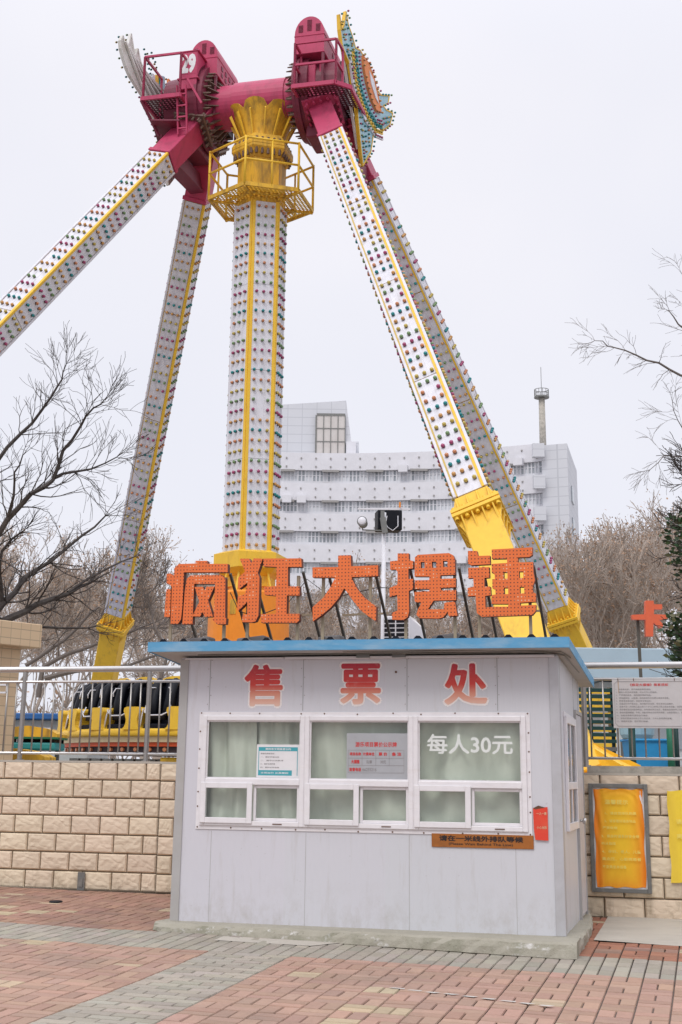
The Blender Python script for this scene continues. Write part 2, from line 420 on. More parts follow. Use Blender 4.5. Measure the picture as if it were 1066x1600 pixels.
def make_dots(name, col, dot, pitch, r, ux, off=(0, 0)):
    """sheet drilled with a grid of small lamp holes"""
    m, n, l, b = nodes_of(name)
    g = n.new('ShaderNodeNewGeometry').outputs['Position']
    fs = []
    for d, o_ in ((ux, off[0]), (Vector((0, 0, 1)), off[1])):
        v = n.new('ShaderNodeVectorMath'); v.operation = 'DOT_PRODUCT'; v.inputs[1].default_value = tuple(d); l.new(g, v.inputs[0])
        f = math_n(n, l, 'SUBTRACT', math_n(n, l, 'FRACT', math_n(n, l, 'ADD', math_n(n, l, 'MULTIPLY', v.outputs['Value'], 1 / pitch), 500 + o_)), .5)
        fs.append(math_n(n, l, 'MULTIPLY', f, f))
    hole = math_n(n, l, 'LESS_THAN', math_n(n, l, 'ADD', fs[0], fs[1]), (r / pitch) ** 2)
    day_tint = ramp(n, l, noise(n, l, 9, 1), .62, .64)                      # daylight through some holes, painted as a paler dot colour
    dc = mixc(n, l, day_tint, dot, (.75, .55, .38))
    f1 = noise(n, l, 6, 5)
    c = mixc(n, l, f1, tuple(c_ * .85 for c_ in col), tuple(min(.95, c_ * 1.1) for c_ in col))
    c = mixc(n, l, hole, c, dc)
    l.new(c, b.inputs['Base Color']); b.inputs['Roughness'].default_value = .5
    return m
M['letter'] = make_dots('orange_letter_face', (.80, .17, .035), (.06, .025, .02), .0335, .0058, BF.x)
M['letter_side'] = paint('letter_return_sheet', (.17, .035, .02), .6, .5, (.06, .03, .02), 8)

def make_glass():
    m, n, l, b = nodes_of('window_glass')
    n.remove(b)
    tr = n.new('ShaderNodeBsdfTransparent'); tr.inputs[0].default_value = (.975, .99, .98, 1)
    gl = n.new('ShaderNodeBsdfGlossy'); gl.inputs['Roughness'].default_value = .03
    fr = n.new('ShaderNodeLayerWeight'); fr.inputs[0].default_value = .5
    mx = n.new('ShaderNodeMixShader'); l.new(math_n(n, l, 'MULTIPLY_ADD', math_n(n, l, 'POWER', fr.outputs['Facing'], 4.0), .6, .035), mx.inputs[0])
    l.new(tr.outputs[0], mx.inputs[1]); l.new(gl.outputs[0], mx.inputs[2]); l.new(mx.outputs[0], n['Material Output'].inputs[0])
    return m
M['glass'] = make_glass()
M['curtain'] = paint('pale_green_curtain', (.57, .60, .515), .9, .3, (.42, .45, .37), 2)
M['dark_glass'] = paint('far_window_glass', (.34, .37, .40), .2, .5, (.60, .62, .64), .35, spec=.5)

def make_grad(name, z0, z1, stops, rough=.5):
    """print whose colour runs from one hue to another up its height"""
    m, n, l, b = nodes_of(name)
    sx = n.new('ShaderNodeSeparateXYZ'); l.new(n.new('ShaderNodeNewGeometry').outputs['Position'], sx.inputs[0])
    mr = n.new('ShaderNodeMapRange'); mr.inputs['From Min'].default_value = z0; mr.inputs['From Max'].default_value = z1; l.new(sx.outputs['Z'], mr.inputs['Value'])
    r = n.new('ShaderNodeValToRGB'); el = r.color_ramp.elements
    while len(el) < len(stops): el.new(.5)
    for e_, (p, c) in zip(el, stops): e_.position = p; e_.color = (*c, 1)
    l.new(mr.outputs[0], r.inputs[0])
    fade = ramp(n, l, noise(n, l, 14, 5, .7), .55, .75)
    c = mixc(n, l, math_n(n, l, 'MULTIPLY', fade, .18), r.outputs[0], (.75, .6, .52))
    l.new(c, b.inputs['Base Color']); b.inputs['Roughness'].default_value = rough
    return m
M['faded_red'] = make_grad('faded_red_vinyl', 2.09, 2.52, [(0, (.76, .52, .42)), (.30, (.70, .28, .19)), (.50, (.64, .05, .035)), (1, (.44, .015, .04))])
M['vinyl_edge'] = paint('white_vinyl_edge', (.84, .79, .77), .5, .3, (.6, .5, .45), 12)

def make_banner(name, c_in, c_out):
    m, n, l, b = nodes_of(name)
    a = n.new('ShaderNodeAttribute'); a.attribute_name = 'tint'
    f = noise(n, l, 7, 5)
    c = mixc(n, l, 1.0, a.outputs['Color'], mixc(n, l, f, (.92, .92, .92), (1.05, 1.05, 1.05)), 'MULTIPLY')
    l.new(c, b.inputs['Base Color']); b.inputs['Roughness'].default_value = .5; b.inputs['Specular IOR Level'].default_value = .25
    return m
M['banner'] = make_banner('banner_vinyl', None, None)
M['banner_print'] = paint('pale_yellow_print', (.92, .74, .16), .4, .2)
M['board'] = paint('brushed_notice_plate', (.56, .53, .52), .4, .3, (.45, .36, .28), 3, (1, 1, .3), metal=.15)
M['strip'] = paint('rusty_orange_strip', (.36, .12, .02), .6, .6, (.14, .06, .02), 6)
M['black_print'] = paint('black_print', (.03, .02, .02), .7, 0)
M['flyer'] = paint('red_flyer', (.72, .06, .03), .5, .2, (.7, .25, .12), 8)

def make_facade():
    m, n, l, b = nodes_of('grey_tile_facade')
    g = n.new('ShaderNodeNewGeometry').outputs['Position']
    sx = n.new('ShaderNodeSeparateXYZ'); l.new(g, sx.inputs[0])
    def ln(s, p, w): return math_n(n, l, 'LESS_THAN', math_n(n, l, 'FRACT', math_n(n, l, 'ADD', math_n(n, l, 'MULTIPLY', s, 1 / p), 50)), w)
    j = math_n(n, l, 'MAXIMUM', ln(sx.outputs['Z'], .9, .09), ln(math_n(n, l, 'ADD', sx.outputs['X'], sx.outputs['Y']), 1.5, .05))
    c = mixc(n, l, noise(n, l, .25, 5), (.56, .57, .60), (.65, .65, .68))
    c = mixc(n, l, math_n(n, l, 'MULTIPLY', j, .45), c, (.36, .37, .40))
    l.new(c, b.inputs['Base Color']); b.inputs['Roughness'].default_value = .6
    return m
M['facade'] = make_facade()
M['pale_pane'] = paint('pale_curtained_glass', (.66, .68, .71), .25, .4, (.48, .5, .53), .5, spec=.6)
M['facade_white'] = paint('white_balcony_band', (.70, .69, .72), .6, .3, (.5, .5, .52), .4)
M['facade_win'] = paint('white_window_frame', (.66, .66, .69), .6, .2, dscale=.5)
M['brown_panel'] = paint('weathered_brown_panel', (.60, .56, .53), .7, .5, (.46, .40, .36), .3)

def make_tile():
    m, n, l, b = nodes_of('beige_wall_tile')
    g = n.new('ShaderNodeTexCoord').outputs['Object']
    br = n.new('ShaderNodeTexBrick'); br.inputs['Scale'].default_value = 1
    br.inputs['Brick Width'].default_value = .24; br.inputs['Row Height'].default_value = .13; br.inputs['Mortar Size'].default_value = .006; br.offset = 0
    br.inputs['Color1'].default_value = (.62, .46, .29, 1); br.inputs['Color2'].default_value = (.58, .42, .26, 1); br.inputs['Mortar'].default_value = (.38, .29, .19, 1)
    cb = n.new('ShaderNodeCombineXYZ'); sp = n.new('ShaderNodeSeparateXYZ'); l.new(g, sp.inputs[0])
    l.new(math_n(n, l, 'ADD', sp.outputs['X'], sp.outputs['Y']), cb.inputs[0]); l.new(sp.outputs['Z'], cb.inputs[1])
    l.new(cb.outputs[0], br.inputs['Vector'])
    l.new(br.outputs['Color'], b.inputs['Base Color']); b.inputs['Roughness'].default_value = .5
    return m
M['tile'] = make_tile()

# ================================================================== the plaza
R1 = random.Random(4)
def build_plaza():
    base = MB(BF)
    xs = [-60, -30, -12, -9, -6, -3, 0, 3, 6, 12, 30, 60]; ys = [-60, -30, -14, -9, -6, -3, 0, 2.72]
    for i in range(len(xs) - 1):
        for j in range(len(ys) - 1):
            q = [(xs[i], ys[j]), (xs[i + 1], ys[j]), (xs[i + 1], ys[j + 1]), (xs[i], ys[j + 1])]
            base.add([(a, b, gz(a, b) - .016) for a, b in q], [(0, 1, 2, 3)])
    tag(base.build('ground', M['plaza_base'], org=BF.o), kind='structure')
    mb = MB(BF); mb.col = (1, 1, 1)
    def brick(u0, v0, u1, v1, col):
        g = .0042; k = R1.uniform(.86, 1.10); h = R1.uniform(-.0022, .0022); t1, t2 = R1.uniform(-.0015, .0015), R1.uniform(-.0015, .0015)
        mb.col = tuple(c * k * R1.uniform(.97, 1.03) for c in col)
        # a few settled courses by the drain
        def zz(u, v):
            s = -.010 * math.exp(-((u + 5.6) ** 2 + (v - 1.55) ** 2) / .10)
            return gz(u, v) + h + s + .006 * math.sin(u * 1.7) * math.cos(v * 1.3)
        a = [(u0 + g, v0 + g), (u1 - g, v0 + g), (u1 - g, v1 - g), (u0 + g, v1 - g)]
        i_ = .005
        b = [(u0 + g + i_, v0 + g + i_), (u1 - g - i_, v0 + g + i_), (u1 - g - i_, v1 - g - i_), (u0 + g + i_, v1 - g - i_)]
        tl = [t1, t2, -t1, -t2]
        P = [(p[0], p[1], zz(*p) - .010) for p in a] + [(p[0], p[1], zz(*p) + tl[i]) for i, p in enumerate(b)]
        mb.add(P, [(4, 5, 6, 7), (0, 1, 5, 4), (1, 2, 6, 5), (2, 3, 7, 6), (3, 0, 4, 7)])
    red, red2, cream, grey, deep = (.405, .262, .20), (.345, .205, .15), (.47, .37, .25), (.36, .325, .27), (.35, .16, .105)
    V0, V1 = -1.15, -.25                       # the grey band in front of the booth
    G = .24; H_ = .12
    nu0, nu1, nv0, nv1 = -47, 22, -38, 12
    for i in range(nu0, nu1):
        for j in range(nv0, nv1):
            u, v = i * G, j * G; um, vm = u + H_, v + H_
            if vm > 2.66: continue
            if um > .2 and vm > .80: continue                      # smooth concrete apron
            if -3.70 < um < -.02 and -.28 < vm < 2.6: continue       # under the booth
            if -1.2 < vm < -.2:
                for q in range(2): brick(u + q * H_, v, u + q * H_ + H_, v + G, grey)
                continue
            if -12 <= i <= -10 and vm < -1.2:
                first, last = i == -12, i == -10
                brick(u, v + H_, u + G, v + G, grey)
                if first: brick(u, v, u + H_, v + H_, grey)
                brick(u + H_, v, u + (G if last else G + H_), v + H_, grey)
                continue
            far = vm > -.2
            pal = deep if (far and um > -1) else (red2 if far else red)
            if far and R1.random() < .12: pal = (.30, .18, .14)
            r_ = R1.random(); c1 = cream if r_ < .07 else pal; c2 = cream if r_ < .03 or .07 < r_ < .08 else pal
            if (i + j) % 2:
                brick(u, v, u + G, v + H_, c1); brick(u, v + H_, u + G, v + G, c2)
            else:
                brick(u, v, u + H_, v + G, c1 if r_ < .02 else pal); brick(u + H_, v, u + G, v + G, c1 if r_ < .02 else pal)
    tag(mb.build('pavement', M['paver'], org=BF.o), kind='structure')
    ap = MB(BF)
    n = 18
    for i in range(n):
        for j in range(10):
            a0, a1 = .19 + i * .3, .19 + (i + 1) * .3; b0, b1 = .725 + j * .199, .725 + (j + 1) * .199
            z = lambda a, b: gz(a, b) + .008 + .006 * math.sin(a * 3 + b * 2)
            ap.add([(a0, b0, z(a0, b0)), (a1, b0, z(a1, b0)), (a1, b1, z(a1, b1)), (a0, b1, z(a0, b1))], [(0, 1, 2, 3)])
    tag(ap.build('concrete_apron', M['conc_flat'], org=BF.o), kind='structure')
    # the flat slab patch at the booth's foot and a worn painted line
    s = MB(BF); s.add([(-3.05, -.62, gz(-3, -.6) + .006), (-2.15, -.62, gz(-2.1, -.6) + .006), (-1.95, -.34, gz(-2, -.3) + .006), (-3.05, -.34, gz(-3, -.3) + .006)], [(0, 1, 2, 3)])
    tag(s.build('cement_patch', M['conc_flat'], org=BF.o), kind='structure')
    w = MB(BF); R = random.Random(8)
    for k in range(9):
        u = -1.05 + k * .14; v = -2.42 - .035 * k + R.uniform(-.01, .01)
        w.add([(u, v, gz(u, v) + .008), (u + R.uniform(.06, .13), v - .03, gz(u, v) + .008), (u + .12, v + .012, gz(u, v) + .008), (u + .03, v + .03, gz(u, v) + .008)], [(0, 1, 2, 3)])
    tag(w.build('worn_line', M['stick_white'], org=BF.o), kind='structure')
build_plaza()

te = MB(BF)
te.add([(-300, 2.98, TERR), (300, 2.98, TERR), (300, 500, TERR), (-300, 500, TERR)], [(0, 1, 2, 3)])
tag(te.build('terrace', M['terrace'], org=BF(Vector((0, 3, TERR)))), kind='structure')

# drain hole in the paving, drain slot in the wall
d = MB(BF)
d.tube([(-5.62 + .06 * math.cos(a), 1.5 + .075 * math.sin(a), gz(-5.6, 1.5) - .004) for a in [k * math.pi / 5 for k in range(10)]], .012, 5, closed=True)
d.add([(-5.62 + .06 * math.cos(k * .628), 1.5 + .075 * math.sin(k * .628), gz(-5.6, 1.5) + .002) for k in range(10)], [tuple(range(10))])
tag(d.build('drain_hole', M['black']), 'small dark drain hole sunk in the red brick paving', 'drain')

# ================================================================== retaining walls
def block_wall(name, label, u0, u1, rows, z0, h, bl, phase, skip=None, v=2.72, pil=None, cap=True, seed=1):
    R = random.Random(seed)
    t = thing(name, label, 'wall', BF((u0, v, gz((u0 + u1) / 2, v))))
    core = MB(BF); core.rng((u0, v + .022, -.3), (u1, v + .26, z0 + rows * h - .012)); core.build('mortar_core', M['mortar'], t)
    mb = MB(BF); mb.col = (1, 1, 1)
    def block(a, b, z, hh, vv=v, tone=1):
        k = R.uniform(.94, 1.06) * tone; mb.col = (.70 * k, .575 * k * R.uniform(.98, 1.02), .43 * k)
        g = .0045; e = .016
        P = [(a + g, vv + .03, z + g), (b - g, vv + .03, z + g), (b - g, vv + .03, z + hh - g), (a + g, vv + .03, z + hh - g),
             (a + g + .003, vv + .012, z + g + .003), (b - g - .003, vv + .012, z + g + .003), (b - g - .003, vv + .012, z + hh - g - .003), (a + g + .003, vv + .012, z + hh - g - .003)]
        nx, nz = 7, 4; j0 = len(P)
        for q in range(nz + 1):
            for p_ in range(nx + 1):
                fu, fz = p_ / nx, q / nz
                edge = 0 if 0 < p_ < nx and 0 < q < nz else 1
                P.append((a + g + e + (b - a - 2 * g - 2 * e) * fu, vv - (.004 if edge else R.uniform(.004, .013)), z + g + e + (hh - 2 * g - 2 * e) * fz))
        F = [(0, 1, 5, 4), (1, 2, 6, 5), (2, 3, 7, 6), (3, 0, 4, 7)]
        idx = lambda p_, q: j0 + q * (nx + 1) + p_
        for q in range(nz):
            for p_ in range(nx): F.append((idx(p_, q), idx(p_ + 1, q), idx(p_ + 1, q + 1), idx(p_, q + 1)))
        F += [(4, 5, idx(nx, 0), idx(0, 0)), (5, 6, idx(nx, nz), idx(nx, 0)), (6, 7, idx(0, nz), idx(nx, nz)), (7, 4, idx(0, 0), idx(0, nz))]
        # fan the rim against the finer inner edge
        mb.add(P, F)
    for r in range(rows):
        z = z0 + r * h
        off = phase + (bl / 2 if r % 2 else 0)
        x = u0 - bl + (off % bl)
        while x < u1 - .01:
            a, b = max(x, u0), min(x + bl, u1); x += bl
            if b - a < .03: continue
            if skip and skip(a, b, r): continue
            block(a, b, z, h)
    st = mb.build('stone_facing', M['split'], t, smooth=False)
    if cap:
        c = MB(BF); c.rng((u0, v + .0, z0 + rows * h - .012), (u1, v + .28, z0 + rows * h + .012)); c.build('wall_top', M['conc_flat'], t)
    return t
LW_H, LW_Z = .2075, .13
lw = block_wall('retaining_wall', 'long beige split-face block wall left of the ticket booth', -11.5, -4.96, 7, LW_Z, LW_H, .37, .06, seed=2)
lp = block_wall('retaining_wall', 'narrow beige block pier against the booth left of its wall corner', -4.955, -2.6, 7, LW_Z - .004, LW_H, .42, .40, v=2.69, seed=5)
rw = block_wall('retaining_wall', 'beige block wall carrying yellow banners right of the booth', -2.595, 7, 7, .035, .211, .42, .23, v=2.70, seed=9)
for (u_, w_, h_) in ((-5.93, .09, .2),):
    o = MB(BF); o.rng((u_, 2.688, LW_Z + .0), (u_ + w_, 2.7, LW_Z + h_)); o.box((u_ + .045, 2.684, LW_Z + .09), (.05, .01, .1))
    tag(o.build('drain_cover', M['galv']), 'small grey drain cover at the foot of the block wall', 'drain')

# ================================================================== stainless fences
def fence(label, u0, u1, posts, bal0, bstep, ztop=2.685, group=None, v=2.82, base=1.585):
    t = thing('steel_fence', label, 'fence', BF((u0, v, base)))
    b = MB(BF); b.cyl((u0, v, ztop), (u1, v, ztop), .036, 14); b.build('top_rail', M['stainless'], t, smooth=True)
    for z in (ztop - .15, base + .095):
        b = MB(BF); b.cyl((u0, v, z), (u1, v, z), .016, 10); b.build('rail', M['stainless'], t, smooth=True)
    for p in posts:
        b = MB(BF); b.cyl((p, v, base), (p, v, ztop - .03), .030, 12); b.cyl((p, v, base), (p, v, base + .02), .055, 14); b.build('post', M['tube_steel'], t, smooth=False)
    u = bal0; nb = 0
    while u < u1 - .02:
        if min(abs(u - p) for p in posts) > .05:
            b = MB(BF); b.cyl((u, v, base + .095), (u, v, ztop - .15), .0105, 6, None); b.build('baluster', M['tube_steel'], t, smooth=True); nb += 1
        u += bstep
    return t
fl = fence('stainless steel railing on the wall left of the ticket booth', -11.4, -4.3, (-10.15, -8.49, -6.86, -5.20), -11.3, .1275)
fr_ = fence('stainless steel railing on the wall right of the booth carrying a notice', -2.0, 6.9, (-1.5, .005, 1.65, 3.3, 4.9, 6.5), -1.84, .147)

# ================================================================== notice board on the fence
def board():
    u0, u1, z0, z1, v = .325, 1.235, 2.0, 2.525, 2.755
    t = thing('notice_board', 'brushed metal notice plate of small print hung on the right railing', 'notice board', BF((.78, v, z0)))
    b = MB(BF); b.rng((u0, v, z0), (u1, v + .012, z1)); b.build('plate', M['board'], t, bevel=.002)
    b = MB(BF)
    i_ = .022; c = .03
    P = [(u0 + i_ + c, z1 - i_), (u1 - i_ - c, z1 - i_), (u1 - i_, z1 - i_ - c), (u1 - i_, z0 + i_ + c), (u1 - i_ - c, z0 + i_), (u0 + i_ + c, z0 + i_), (u0 + i_, z0 + i_ + c), (u0 + i_, z1 - i_ - c)]
    for k in range(8):
        p, q = P[k], P[(k + 1) % 8]; b.beam((p[0], v - .002, p[1]), (q[0], v - .002, q[1]), .003, .003, (0, 1, 0))
    b.build('border_line', M['grey_print'], t)
    fm = lambda x, y: (x, v - .003, y)
    b = MB(BF); put_text(b, '《疯狂大摆锤》乘客须知', fm, .52, 2.452, .93, 2.482, .02)
    b.build('title', M['red_print'], t)
    lines = ['1、游客乘坐前，请仔细阅读乘客须知。', '2、乘坐人员须身体健康，听从工作人员指挥。', '3、严禁酒后乘坐，请勿携带易碎物品。', '4、患有高血压、心脏病、恐高症者及孕妇禁止乘坐本设备。',
             '5、乘客请坐稳扶好，系好安全带压杠。', '6、设备运行中严禁站立，请勿解开安全带，将头手伸出座舱外。', '7、身高不足一米四的儿童以及六十岁以上的老人禁止乘坐本设备，请游客谅解。', '8、请保管好自己的随身物品，如有遗失责任自负，贵重物品请勿带上设备。',
             '9、乘坐时请将眼镜、手机、钥匙等物品交给同伴保管，以免坠落伤人，谢谢配合。', '10、设备未停稳时请勿自行离座。', '11、如有不适请及时向工作人员示意，工作人员将停机处理。', '12、请爱护设备，损坏照价赔偿。']
    b = MB(BF)
    for k, s in enumerate(lines):
        y = 2.418 - k * .0312
        put_text(b, s, fm, .362, y - .009, .362 + min(.026 * len(s) * .82, .84), y + .009, .01)
    b.build('small_print', M['grey_print'], t)
    b = MB(BF)
    for u_ in (.39, .56, 1.0): b.tube([(u_, v + .03, z1 + .012), (u_, v - .008, z1 + .004), (u_ + .003, v - .006, z1 - .015)], .004, 5)
    b.build('wire_tie', M['rust'], t)
    b = MB(BF); b.add([(.388, v - .0015, z1 - .01), (.398, v - .0015, z1 - .01), (.396, v - .0015, z1 - .16), (.391, v - .0015, z1 - .14)], [(3, 2, 1, 0)])
    b.build('rust_run', paint('rust_run', (.45, .30, .18), .7, .3, (.3, .18, .1), 30), t)
board()

# ================================================================== banners on the right wall
def banner(label, u0, u1, z0, z1, v, frame_w, ctr, edge, lines, seed, wr=1.0):
    t = thing('framed_banner', label, 'banner', BF(((u0 + u1) / 2, v, z0)))
    if frame_w:
        b = MB(BF); w = frame_w
        b.rng((u0, v - .02, z0), (u0 + w, v + .03, z1)); b.rng((u1 - w, v - .02, z0), (u1, v + .03, z1))
        b.rng((u0 + w, v - .0185, z0), (u1 - w, v + .03, z0 + w)); b.rng((u0 + w, v - .0185, z1 - w), (u1 - w, v + .03, z1))
        b.build('metal_frame', M['galv'], t, bevel=.003)
    w = frame_w + .012 if frame_w else 0
    R = random.Random(seed)
    n, m = 44, 78; mb = MB(BF); mb.col = (1, 1, 1)
    a0, a1, b0, b1 = u0 + w, u1 - w, z0 + w, z1 - w
    V = []
    for j in range(m + 1):
        for i in range(n + 1):
            x, y = i / n * 2 - 1, j / m * 2 - 1
            dx, dy = x, y
            # arched drag folds: creases running from the lower sides over the top
            arch = abs(x) ** 2.2 * .55 + max(0, y) ** 5 * .55
            k1 = math.sin(arch * 26 + .6 * math.sin(y * 3)) * math.exp(-((arch - .52) / .28) ** 2)
            k2 = math.sin(x * 19 + y * 5 + 2 * math.sin(y * 2.2)) * (abs(x) ** 3)
            h = wr * (.0032 * k1 + .011 * k2 * (.5 + .5 * y) + .003 * math.sin(x * 7 - y * 11 + 3 * math.sin(x * 3)) * (abs(y) ** 2)) + .003 * (1 - x * x) * (1 - y * y)
            e = max(1.1 * abs(x) ** 2.4, .6 * abs(y) ** 5); e += .28 * max(0, -y) * .5 + R.uniform(-.02, .02) + .10 * (x < -.75)
            e = max(0, min(1, e))
            cc = tuple(ctr[q] * (1 - e) + edge[q] * e for q in range(3))
            shr = .006 * math.sin(y * 7 + seed) * (abs(x) > .98) + .006 * math.sin(x * 9) * (abs(y) > .98)
            mb.col = cc
            mb.add([(a0 + (a1 - a0) * (x + 1) / 2 - shr * (x > 0) + shr * (x < 0), v - .004 - h, b0 + (b1 - b0) * (y + 1) / 2 + shr)], [])
    for j in range(m):
        for i in range(n):
            k = j * (n + 1) + i; mb.f.append((k, k + 1, k + n + 2, k + n + 1)); mb.m.append(0)
    mb.build('banner_sheet', M['banner'], t, smooth=True)
    bk = MB(BF); bk.rng((u0 + .002, v + .004, z0 + .002), (u1 - .002, v + .02, z1 - .002)); bk.build('backing_board', M['paper'], t)
    if lines:
        p = MB(BF)
        for (s, x0, x1, y, hh) in lines:
            A = lambda q: a0 + (a1 - a0) * q
            yy = b0 + (b1 - b0) * y
            put_text(p, s, lambda X, Y: (X, v - .0255, Y), A(x0), yy - hh / 2, A(x1), yy + hh / 2, .02)
        p.build('printed_rules', M['banner_print'], t)
    return t
banner('wrinkled yellow and orange banner in a grey metal frame on the block wall', .035, .66, .30, 1.412, 2.66, .042,
       (.96, .60, .035), (.88, .25, .02),
       [('温馨提示', .22, .70, .865, .05), ('1、请自觉排队购票', .22, .86, .75, .032), ('2、请保管好随身物品', .2, .84, .67, .032), ('严禁吸烟', .16, .46, .60, .03),
        ('3、乘坐时请系好安全带', .13, .90, .515, .034), ('听从指挥', .13, .42, .44, .032), ('4、孕妇、老人、儿童', .13, .92, .36, .034), ('高血压、心脏病患者', .13, .92, .285, .034), ('不宜乘坐本设备', .13, .62, .205, .034)], 3)
banner('smooth plain yellow banner pinned to the wall at the frame edge', .865, 1.52, .42, 1.35, 2.665, 0,
       (.92, .67, .05), (.82, .58, .06), [('购票须知', .3, .8, .85, .06), ('请您当面点清钱票', .12, .9, .66, .05), ('离开窗口概不负责', .12, .9, .5, .05)], 6, .25)

# ================================================================== ticket booth
BW, BD, BZ0, BZ1, BZ2 = 3.70, 2.255, .12, 2.569, 2.45
WU = [(-3.45, -2.41), (-2.41, -1.355), (-1.355, -.30)]
WZ0, WZ1, WZM = .99, 2.01, 1.365
def ztop(v): return BZ1 - (BZ1 - BZ2) * v / BD
booth = thing('ticket_booth', 'small grey panel ticket booth with blue eaves and red lettering', 'ticket booth', BF((-1.85, 1.1, .12)))
def build_booth():
    T = .06
    b = MB(BF)
    def pan(u0, u1, z0, z1): b.rng((u0, 0, z0), (u1, T, z1))
    pan(-BW, WU[0][0], BZ0, BZ1); pan(WU[2][1], 0, BZ0, BZ1); pan(WU[0][0], WU[2][1], BZ0, WZ0); pan(WU[0][0], WU[2][1], WZ1, BZ1)
    b.build('front_wall', M['booth'], booth)
    def side(u0, u1, name, open_=None):
        s = MB(BF)
        def seg(v0, v1, z0, z1=None):
            za, zb = (ztop(v0), ztop(v1)) if z1 is None else (z1, z1)
            P = [(u0, v0, z0), (u1, v0, z0), (u1, v1, z0), (u0, v1, z0), (u0, v0, za), (u1, v0, za), (u1, v1, zb), (u0, v1, zb)]
            s.add(P, [(3, 2, 1, 0), (4, 5, 6, 7), (0, 1, 5, 4), (1, 2, 6, 5), (2, 3, 7, 6), (3, 0, 4, 7)])
        if open_:
            a, c, z0, z1 = open_
            seg(T, a, BZ0); seg(c, BD, BZ0); seg(a, c, BZ0, z0); seg(a, c, z1)
        else: seg(T, BD, BZ0)
        s.build(name, M['booth'], booth)
    side(-BW, -BW + T, 'side_wall'); side(-T, 0, 'side_wall', (.50, 1.43, 1.02, 2.0))
    s = MB(BF); s.rng((-BW + T, BD - T, BZ0), (-T, BD, BZ2)); s.build('back_wall', M['booth'], booth)
    s = MB(BF); s.rng((-BW + .01, .01, BZ0 - .005), (-.01, BD - .01, BZ0 + .03)); s.build('floor_panel', M['conc_flat'], booth)
    # corner posts: aluminium angle trims
    for (u0, u1) in ((-BW - .012, -BW + .075), (-.075, .012)):
        s = MB(BF); s.rng((u0, -.012, BZ0), (u1, -.003, BZ1 - .01)); 
        if u1 > 0: s.rng((.003, -.003, BZ0), (.012, .085, BZ1 - .012))
        else: s.rng((-BW - .012, -.003, BZ0), (-BW - .003, .085, BZ1 - .012))
        s.build('corner_trim', M['soffit'] if u1 < 0 else paint('corner_aluminium', (.50, .50, .52), .4, .3, (.35, .33, .3), 4, metal=.2), booth, bevel=.003)
    # panel joints
    s = MB(BF)
    for (u, za, zb) in ((-3.40, 2.06, 2.55), (-2.445, 2.06, 2.55), (-1.42, 2.06, 2.55), (-.56, 2.06, 2.55), (-3.33, BZ0, .94), (-2.39, BZ0, .94), (-1.40, BZ0, .94), (-.42, BZ0, .94)):
        s = MB(BF); s.rng((u, -.0016, za), (u + .004, .0, zb)); s.build('panel_joint', M['galv'] if zb > 2 else M['soffit'], booth)
    for vv in (.20, 1.55, 2.06): s = MB(BF); s.rng((.0, vv, BZ0 + .02), (.0016, vv + .005, ztop(vv) - .01)); s.build('panel_joint', M['galv'], booth)
    # rivets
    s = MB(BF); R = random.Random(2)
    for u in (-3.40, -2.445, -1.42, -.56):
        for k in range(6): 
            z = 2.12 + k * .085
            s.cyl((u + .016 * (1 if k % 2 else -1), 0, z), (u + .016 * (1 if k % 2 else -1), -.004, z), .0035, 6)
    s.cyl((-1.525, 0, 2.42), (-1.525, -.006, 2.42), .011, 10); s.cyl((-.03, 0, 1.2), (-.03, -.003, 1.2), .004, 6)
    s.build('rivets', M['rust'], booth)
    # window surround: thin screwed flange
    s = MB(BF); a, c, z0, z1 = -3.49, -.262, .952, 2.046; w = .038
    s.rng((a, -.010, z0), (a + w, .0, z1)); s.rng((c - w, -.010, z0), (c, .0, z1)); s.rng((a + w, -.0095, z0), (c - w, .0, z0 + w)); s.rng((a + w, -.0095, z1 - w), (c - w, .0, z1))
    s.build('window_surround', M['white_pvc'], booth, bevel=.002)
    s = MB(BF)
    for k in range(11):
        u = a + .02 + (c - a - .04) * k / 10
        for z in (z0 + .015 + R.uniform(-.006, .006), z1 - .015 + R.uniform(-.006, .006)):
            uu = u + R.uniform(-.06, .06) * (0 < k < 10); s = MB(BF); s.cyl((uu, -.009, z), (uu, -.0135, z), .0075, 8); s.build('screw', M['rust'], booth)
    for k in range(1, 6):
        z = z0 + (z1 - z0) * k / 6 + R.uniform(-.03, .03)
        for u in (a + .015, c - .015): s = MB(BF); s.cyl((u, -.009, z), (u, -.0135, z), .0075, 8); s.build('screw', M['rust'], booth)
    # three windows
    for wi, (a, c) in enumerate(WU):
        s = MB(BF); F = .046
        def bar(u0, u1, z0, z1, v0=-.03, v1=.05): s.rng((u0, v0, z0), (u1, v1, z1))
        bar(a, a + F, WZ0, WZ1); bar(c - F, c, WZ0, WZ1)
        bar(a + F, c - F, WZ0, WZ0 + F, -.028); bar(a + F, c - F, WZ1 - F, WZ1, -.028); bar(a + F, c - F, WZM, WZM + F + .012, -.027)
        win = s.build('window', M['white_pvc'], booth, bevel=.006, seg=2)
        s = MB(BF); s.rng((a + F, .012, WZM + F + .012), (c - F, .018, WZ1 - F)); s.build('pane', M['glass'], win)
        s = MB(BF); g = .012
        for (u0, u1, z0, z1) in ((a + F, a + F + g, WZM + F + .012, WZ1 - F), (c - F - g, c - F, WZM + F + .012, WZ1 - F), (a + F + g, c - F - g, WZM + F + .012, WZM + F + .012 + g), (a + F + g, c - F - g, WZ1 - F - g, WZ1 - F)):
            s.rng((u0, -.006, z0), (u1, .008, z1))
        s.build('glazing_bead', M['white_pvc'], win)
        mid = (a + c) / 2
